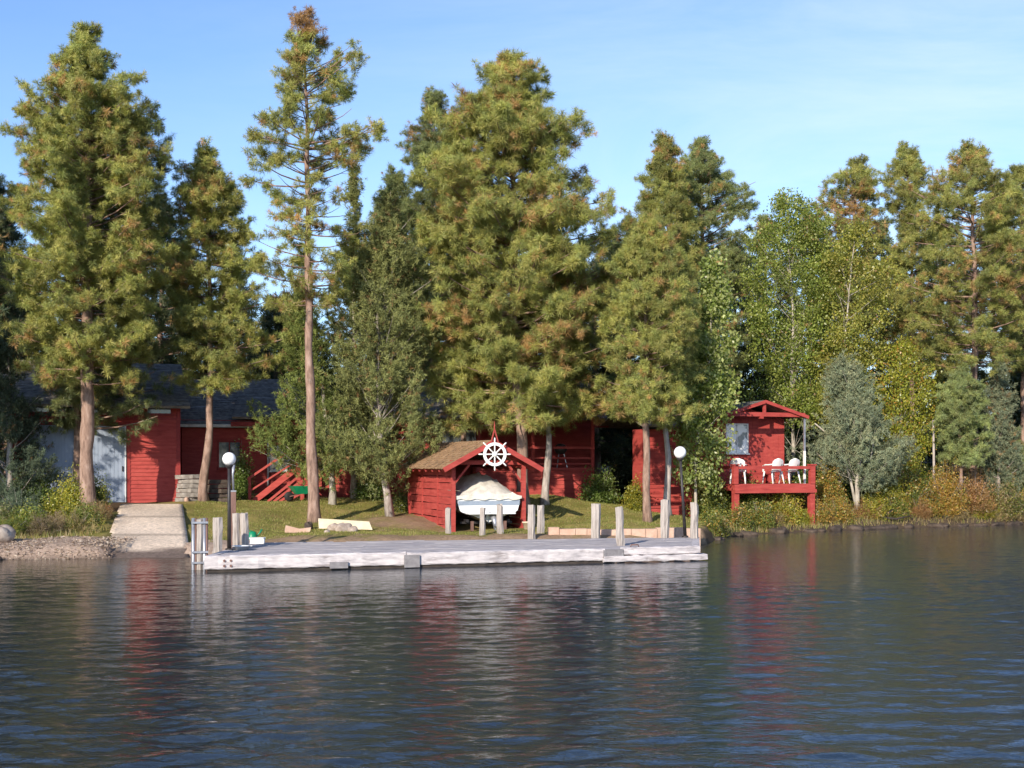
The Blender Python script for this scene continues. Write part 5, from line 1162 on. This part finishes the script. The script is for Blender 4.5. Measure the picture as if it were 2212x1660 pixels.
# left bank
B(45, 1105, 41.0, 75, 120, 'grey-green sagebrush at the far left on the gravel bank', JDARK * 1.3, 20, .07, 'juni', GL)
B(115, 1110, 41.6, 70, 90, 'yellow-green bush before the foot of the broad pine', YEL, 21, .08, grp=GL)
B(150, 1085, 43.8, 85, 60, 'golden bush touching the left side of the thick pine trunk', YEL * 1.1, 22, .08, grp=GL)
B(212, 1095, 46.2, 75, 45, 'thin green sapling bush right of the thick pine trunk', MIX, 23, .08, grp=GL, dens=.6)
B(20, 1150, 38.6, 55, 110, 'low olive tussock above the gravel beach, farthest left', MIX * .9, 24, .07, 'blade', GL)
B(95, 1150, 38.8, 50, 100, 'low purple-brown tussock above the gravel beach, middle one', np.array([(.22, .16, .11), (.18, .16, .07), (.26, .20, .12)]), 25, .07, 'blade', GL)
B(165, 1145, 39.6, 45, 90, 'straw-green tussock at the left side of the concrete ramp', DRY, 26, .07, 'blade', GL, fb=.4, browns=MIX)
B(205, 1115, 42.5, 40, 60, 'small dry tussock at the thick pine foot', DRY, 27, .06, 'blade', GL)
B(70, 1060, 46.5, 80, 110, 'dark leafy bush in the shade before the garage doors', POPD * .8, 28, .09, grp=GL)
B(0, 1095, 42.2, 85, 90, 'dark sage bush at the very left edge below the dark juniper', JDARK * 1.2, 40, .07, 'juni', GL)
B(65, 1130, 39.8, 60, 90, 'yellowish green bush in the middle of the left bank', MIX * 1.1, 41, .07, grp=GL)
B(125, 1138, 39.8, 48, 80, 'pinkish dry tussock in front of the golden bush', np.array([(.34, .24, .17), (.28, .24, .10)]), 42, .07, 'blade', GL)
B(185, 1128, 41.0, 50, 70, 'olive bush at the upper left side of the concrete ramp', MIX, 43, .07, grp=GL)
B(5, 1130, 39.5, 60, 80, 'olive and purple brushy bush at the left edge above the boulder', np.array([(.24, .20, .12), (.20, .22, .08)]), 44, .07, grp=GL)
B(225, 1110, 43.0, 34, 40, 'small rusty tuft at the top left corner of the ramp', RUSTL, 45, .06, 'blade', GL)
# beside and behind the lawn
B(1300, 1072, 51.8, 80, 90, 'dark glossy bush at the end of the lodge porch', POPD, 30, .10, grp='garden bushes at the lawn edge')
B(1372, 1082, 49.6, 68, 44, 'yellow-green bush at the left of the straight dark pine trunk', YEL * .85, 31, .09, grp='garden bushes at the lawn edge')
B(525, 1065, 51.6, 110, 45, 'dark green climbing bush beside the white downspout', POPD, 32, .09, grp='garden bushes at the lawn edge')
B(800, 1072, 51.4, 60, 80, 'low shaded bush against the lodge wall behind the leaning juniper', POPD * .9, 33, .09, grp='garden bushes at the lawn edge')
B(1350, 1040, 56, 110, 110, 'shadowy bush deep in the gap between lodge and cabin', DUSK, 34, .12, grp='garden bushes at the lawn edge')
B(870, 1090, 48.8, 55, 34, 'small green bush at the back corner of the boathouse', MIX * .8, 35, .08, grp='garden bushes at the lawn edge')

# driftwood and shore stones on the right
for k, (px_, D, lab) in enumerate(((1925, 52.3, 'dark twisted driftwood root on the right shore'), (1600, 48.5, 'thin bleached driftwood branch lying at the deck post foot'))):
    X0 = W(px_, 1140, D)[0]; r = empty('driftwood', (X0, D, gz(X0, D) + .05), .3 * k, lab, 'driftwood')
    g = G(); g.tube([(-.9, 0, .0), (-.3, .05, .14), (.2, 0, .08), (.9, .1, .22)], [.03, .06, .05, .02], 7); g.tube([(-.3, .05, .14), (-.1, 0, .35), (.15, .1, .5)], [.05, .04, .015], 6)
    g.build('limb', (BARKG if k else DARKW), r)
rs = np.random.RandomState(8)
wh2 = ['next to the dock end', 'second from the dock', 'third from the dock', 'left of the deck post', 'right of the deck post', 'under the deck', 'before the right deck post', 'right of the deck', 'left of the juniper', 'below the forked juniper', 'beside the driftwood', 'right of the driftwood', 'under the orange bush', 'past the orange bush', 'below the brown bush', 'below the yellow tussock', 'near the right edge', 'at the right edge']
for k in range(18):
    px_ = 1545 + k * 38 + rs.normal() * 6; xx = (px_ - HX) / F
    # walk out to where the shore meets this bearing
    D = 44.0
    for _ in range(40): D = float(np.interp(xx * D, SHX, SHY)) * .5 + D * .5
    D += .12; X0 = xx * D
    rock(f'flat dark shore rock at the waterline, {wh2[k]}', (X0, D, -.03), .25 + rs.rand() * .4, .22, .07 + rs.rand() * .09, ROCKD, 400 + k, 'rock', 'rock', 'dark rocks along the right waterline')
# beach pebbles, lawn grass
def bed(name, xy, n, fn): pass
rs = np.random.RandomState(4); n = 9000
x = rs.uniform(-24, -11.5, n); y = np.interp(x, SHX, SHY) + rs.rand(n) ** 1.3 * 2.6 - .1; z = ground(x, y)
sz = rs.uniform(.02, .055, n); u = rs.normal(size=(n, 4, 3)) * sz[:, None, None] * np.array([.7, .7, .4])
c = np.stack([x, y, z + .008], 1)[:, None] + u; V = c[:, [0, 1, 2, 0, 2, 3, 0, 3, 1, 1, 3, 2]].reshape(-1, 3)
T = np.array([(.48, .37, .29), (.34, .26, .21), (.58, .49, .41), (.25, .19, .16)])[rs.randint(4, size=n)]
tag(np_mesh('gravel', V, 3, GRASSM, tint=np.repeat(T, 12, 0)), 'pinkish gravel strewn over the left beach', 'gravel', kind='stuff')
n = 120000; x = rs.uniform(-12.5, 8.0, n); y = rs.uniform(38.0, 53, n); s = y - np.interp(x, SHX, SHY)
cover = .5 + .5 * smoothn(x, y, 1.6, 5) + .3 * smoothn(x, y, 6, 6)
keep = (s > 1.6) & (rs.rand(n) < np.clip(cover + .25, .06, 1)) & (np.hypot(x + 3.6, (y - 45.2) * .8) > 1.6 + rs.rand(n)) & ~((x > -2.9) & (x < .9) & (y > 42.6) & (y < 49)) & ~((x < -8.9 - (y - 34.3) * .25) & (y < 50))
x, y = x[keep], y[keep]; n = len(x); z = ground(x, y); h = rs.uniform(.03, .075, n); a = rs.rand(n) * 6.28; wv = .010
P0 = np.stack([x, y, z - .005], 1); du = np.stack([np.cos(a), np.sin(a), 0 * a], 1) * wv; tp = P0 + np.stack([rs.normal(size=n) * .02, rs.normal(size=n) * .02, h], 1)
V = np.stack([P0 - du, P0 + du, tp], 1).reshape(-1, 3)
T = np.array([(.20, .22, .05), (.26, .25, .07), (.38, .32, .14), (.15, .19, .045)])[rs.choice(4, size=n, p=[.35, .3, .2, .15])]
tag(np_mesh('grass', V, 3, GRASSM, tint=np.repeat(T, 3, 0)), 'short patchy green and straw lawn grass', 'grass', kind='stuff')
n = 46000; x = rs.uniform(-26, 30, n); y = np.interp(x, SHX, SHY) + rs.uniform(.08, 5.5, n); keep = (x < -13.2) & (y > 37.5) | (x > 7.2); x, y = x[keep], y[keep]; n = len(x); z = ground(x, y)
h = rs.uniform(.08, .36, n) * np.where(x > 7, .8, .8); a = rs.rand(n) * 6.28; P0 = np.stack([x, y, z - .01], 1); du = np.stack([np.cos(a), np.sin(a), 0 * a], 1) * .011
tp = P0 + np.stack([rs.normal(size=n) * .07, rs.normal(size=n) * .07, h], 1); V = np.stack([P0 - du, P0 + du, tp], 1).reshape(-1, 3)
T = np.array([(.26, .25, .07), (.38, .29, .12), (.42, .33, .18), (.18, .22, .06)])[rs.randint(4, size=n)]
tag(np_mesh('dry_grass', V, 3, GRASSM, tint=np.repeat(T, 3, 0)), 'rough dry grass on the banks', 'grass', kind='stuff')
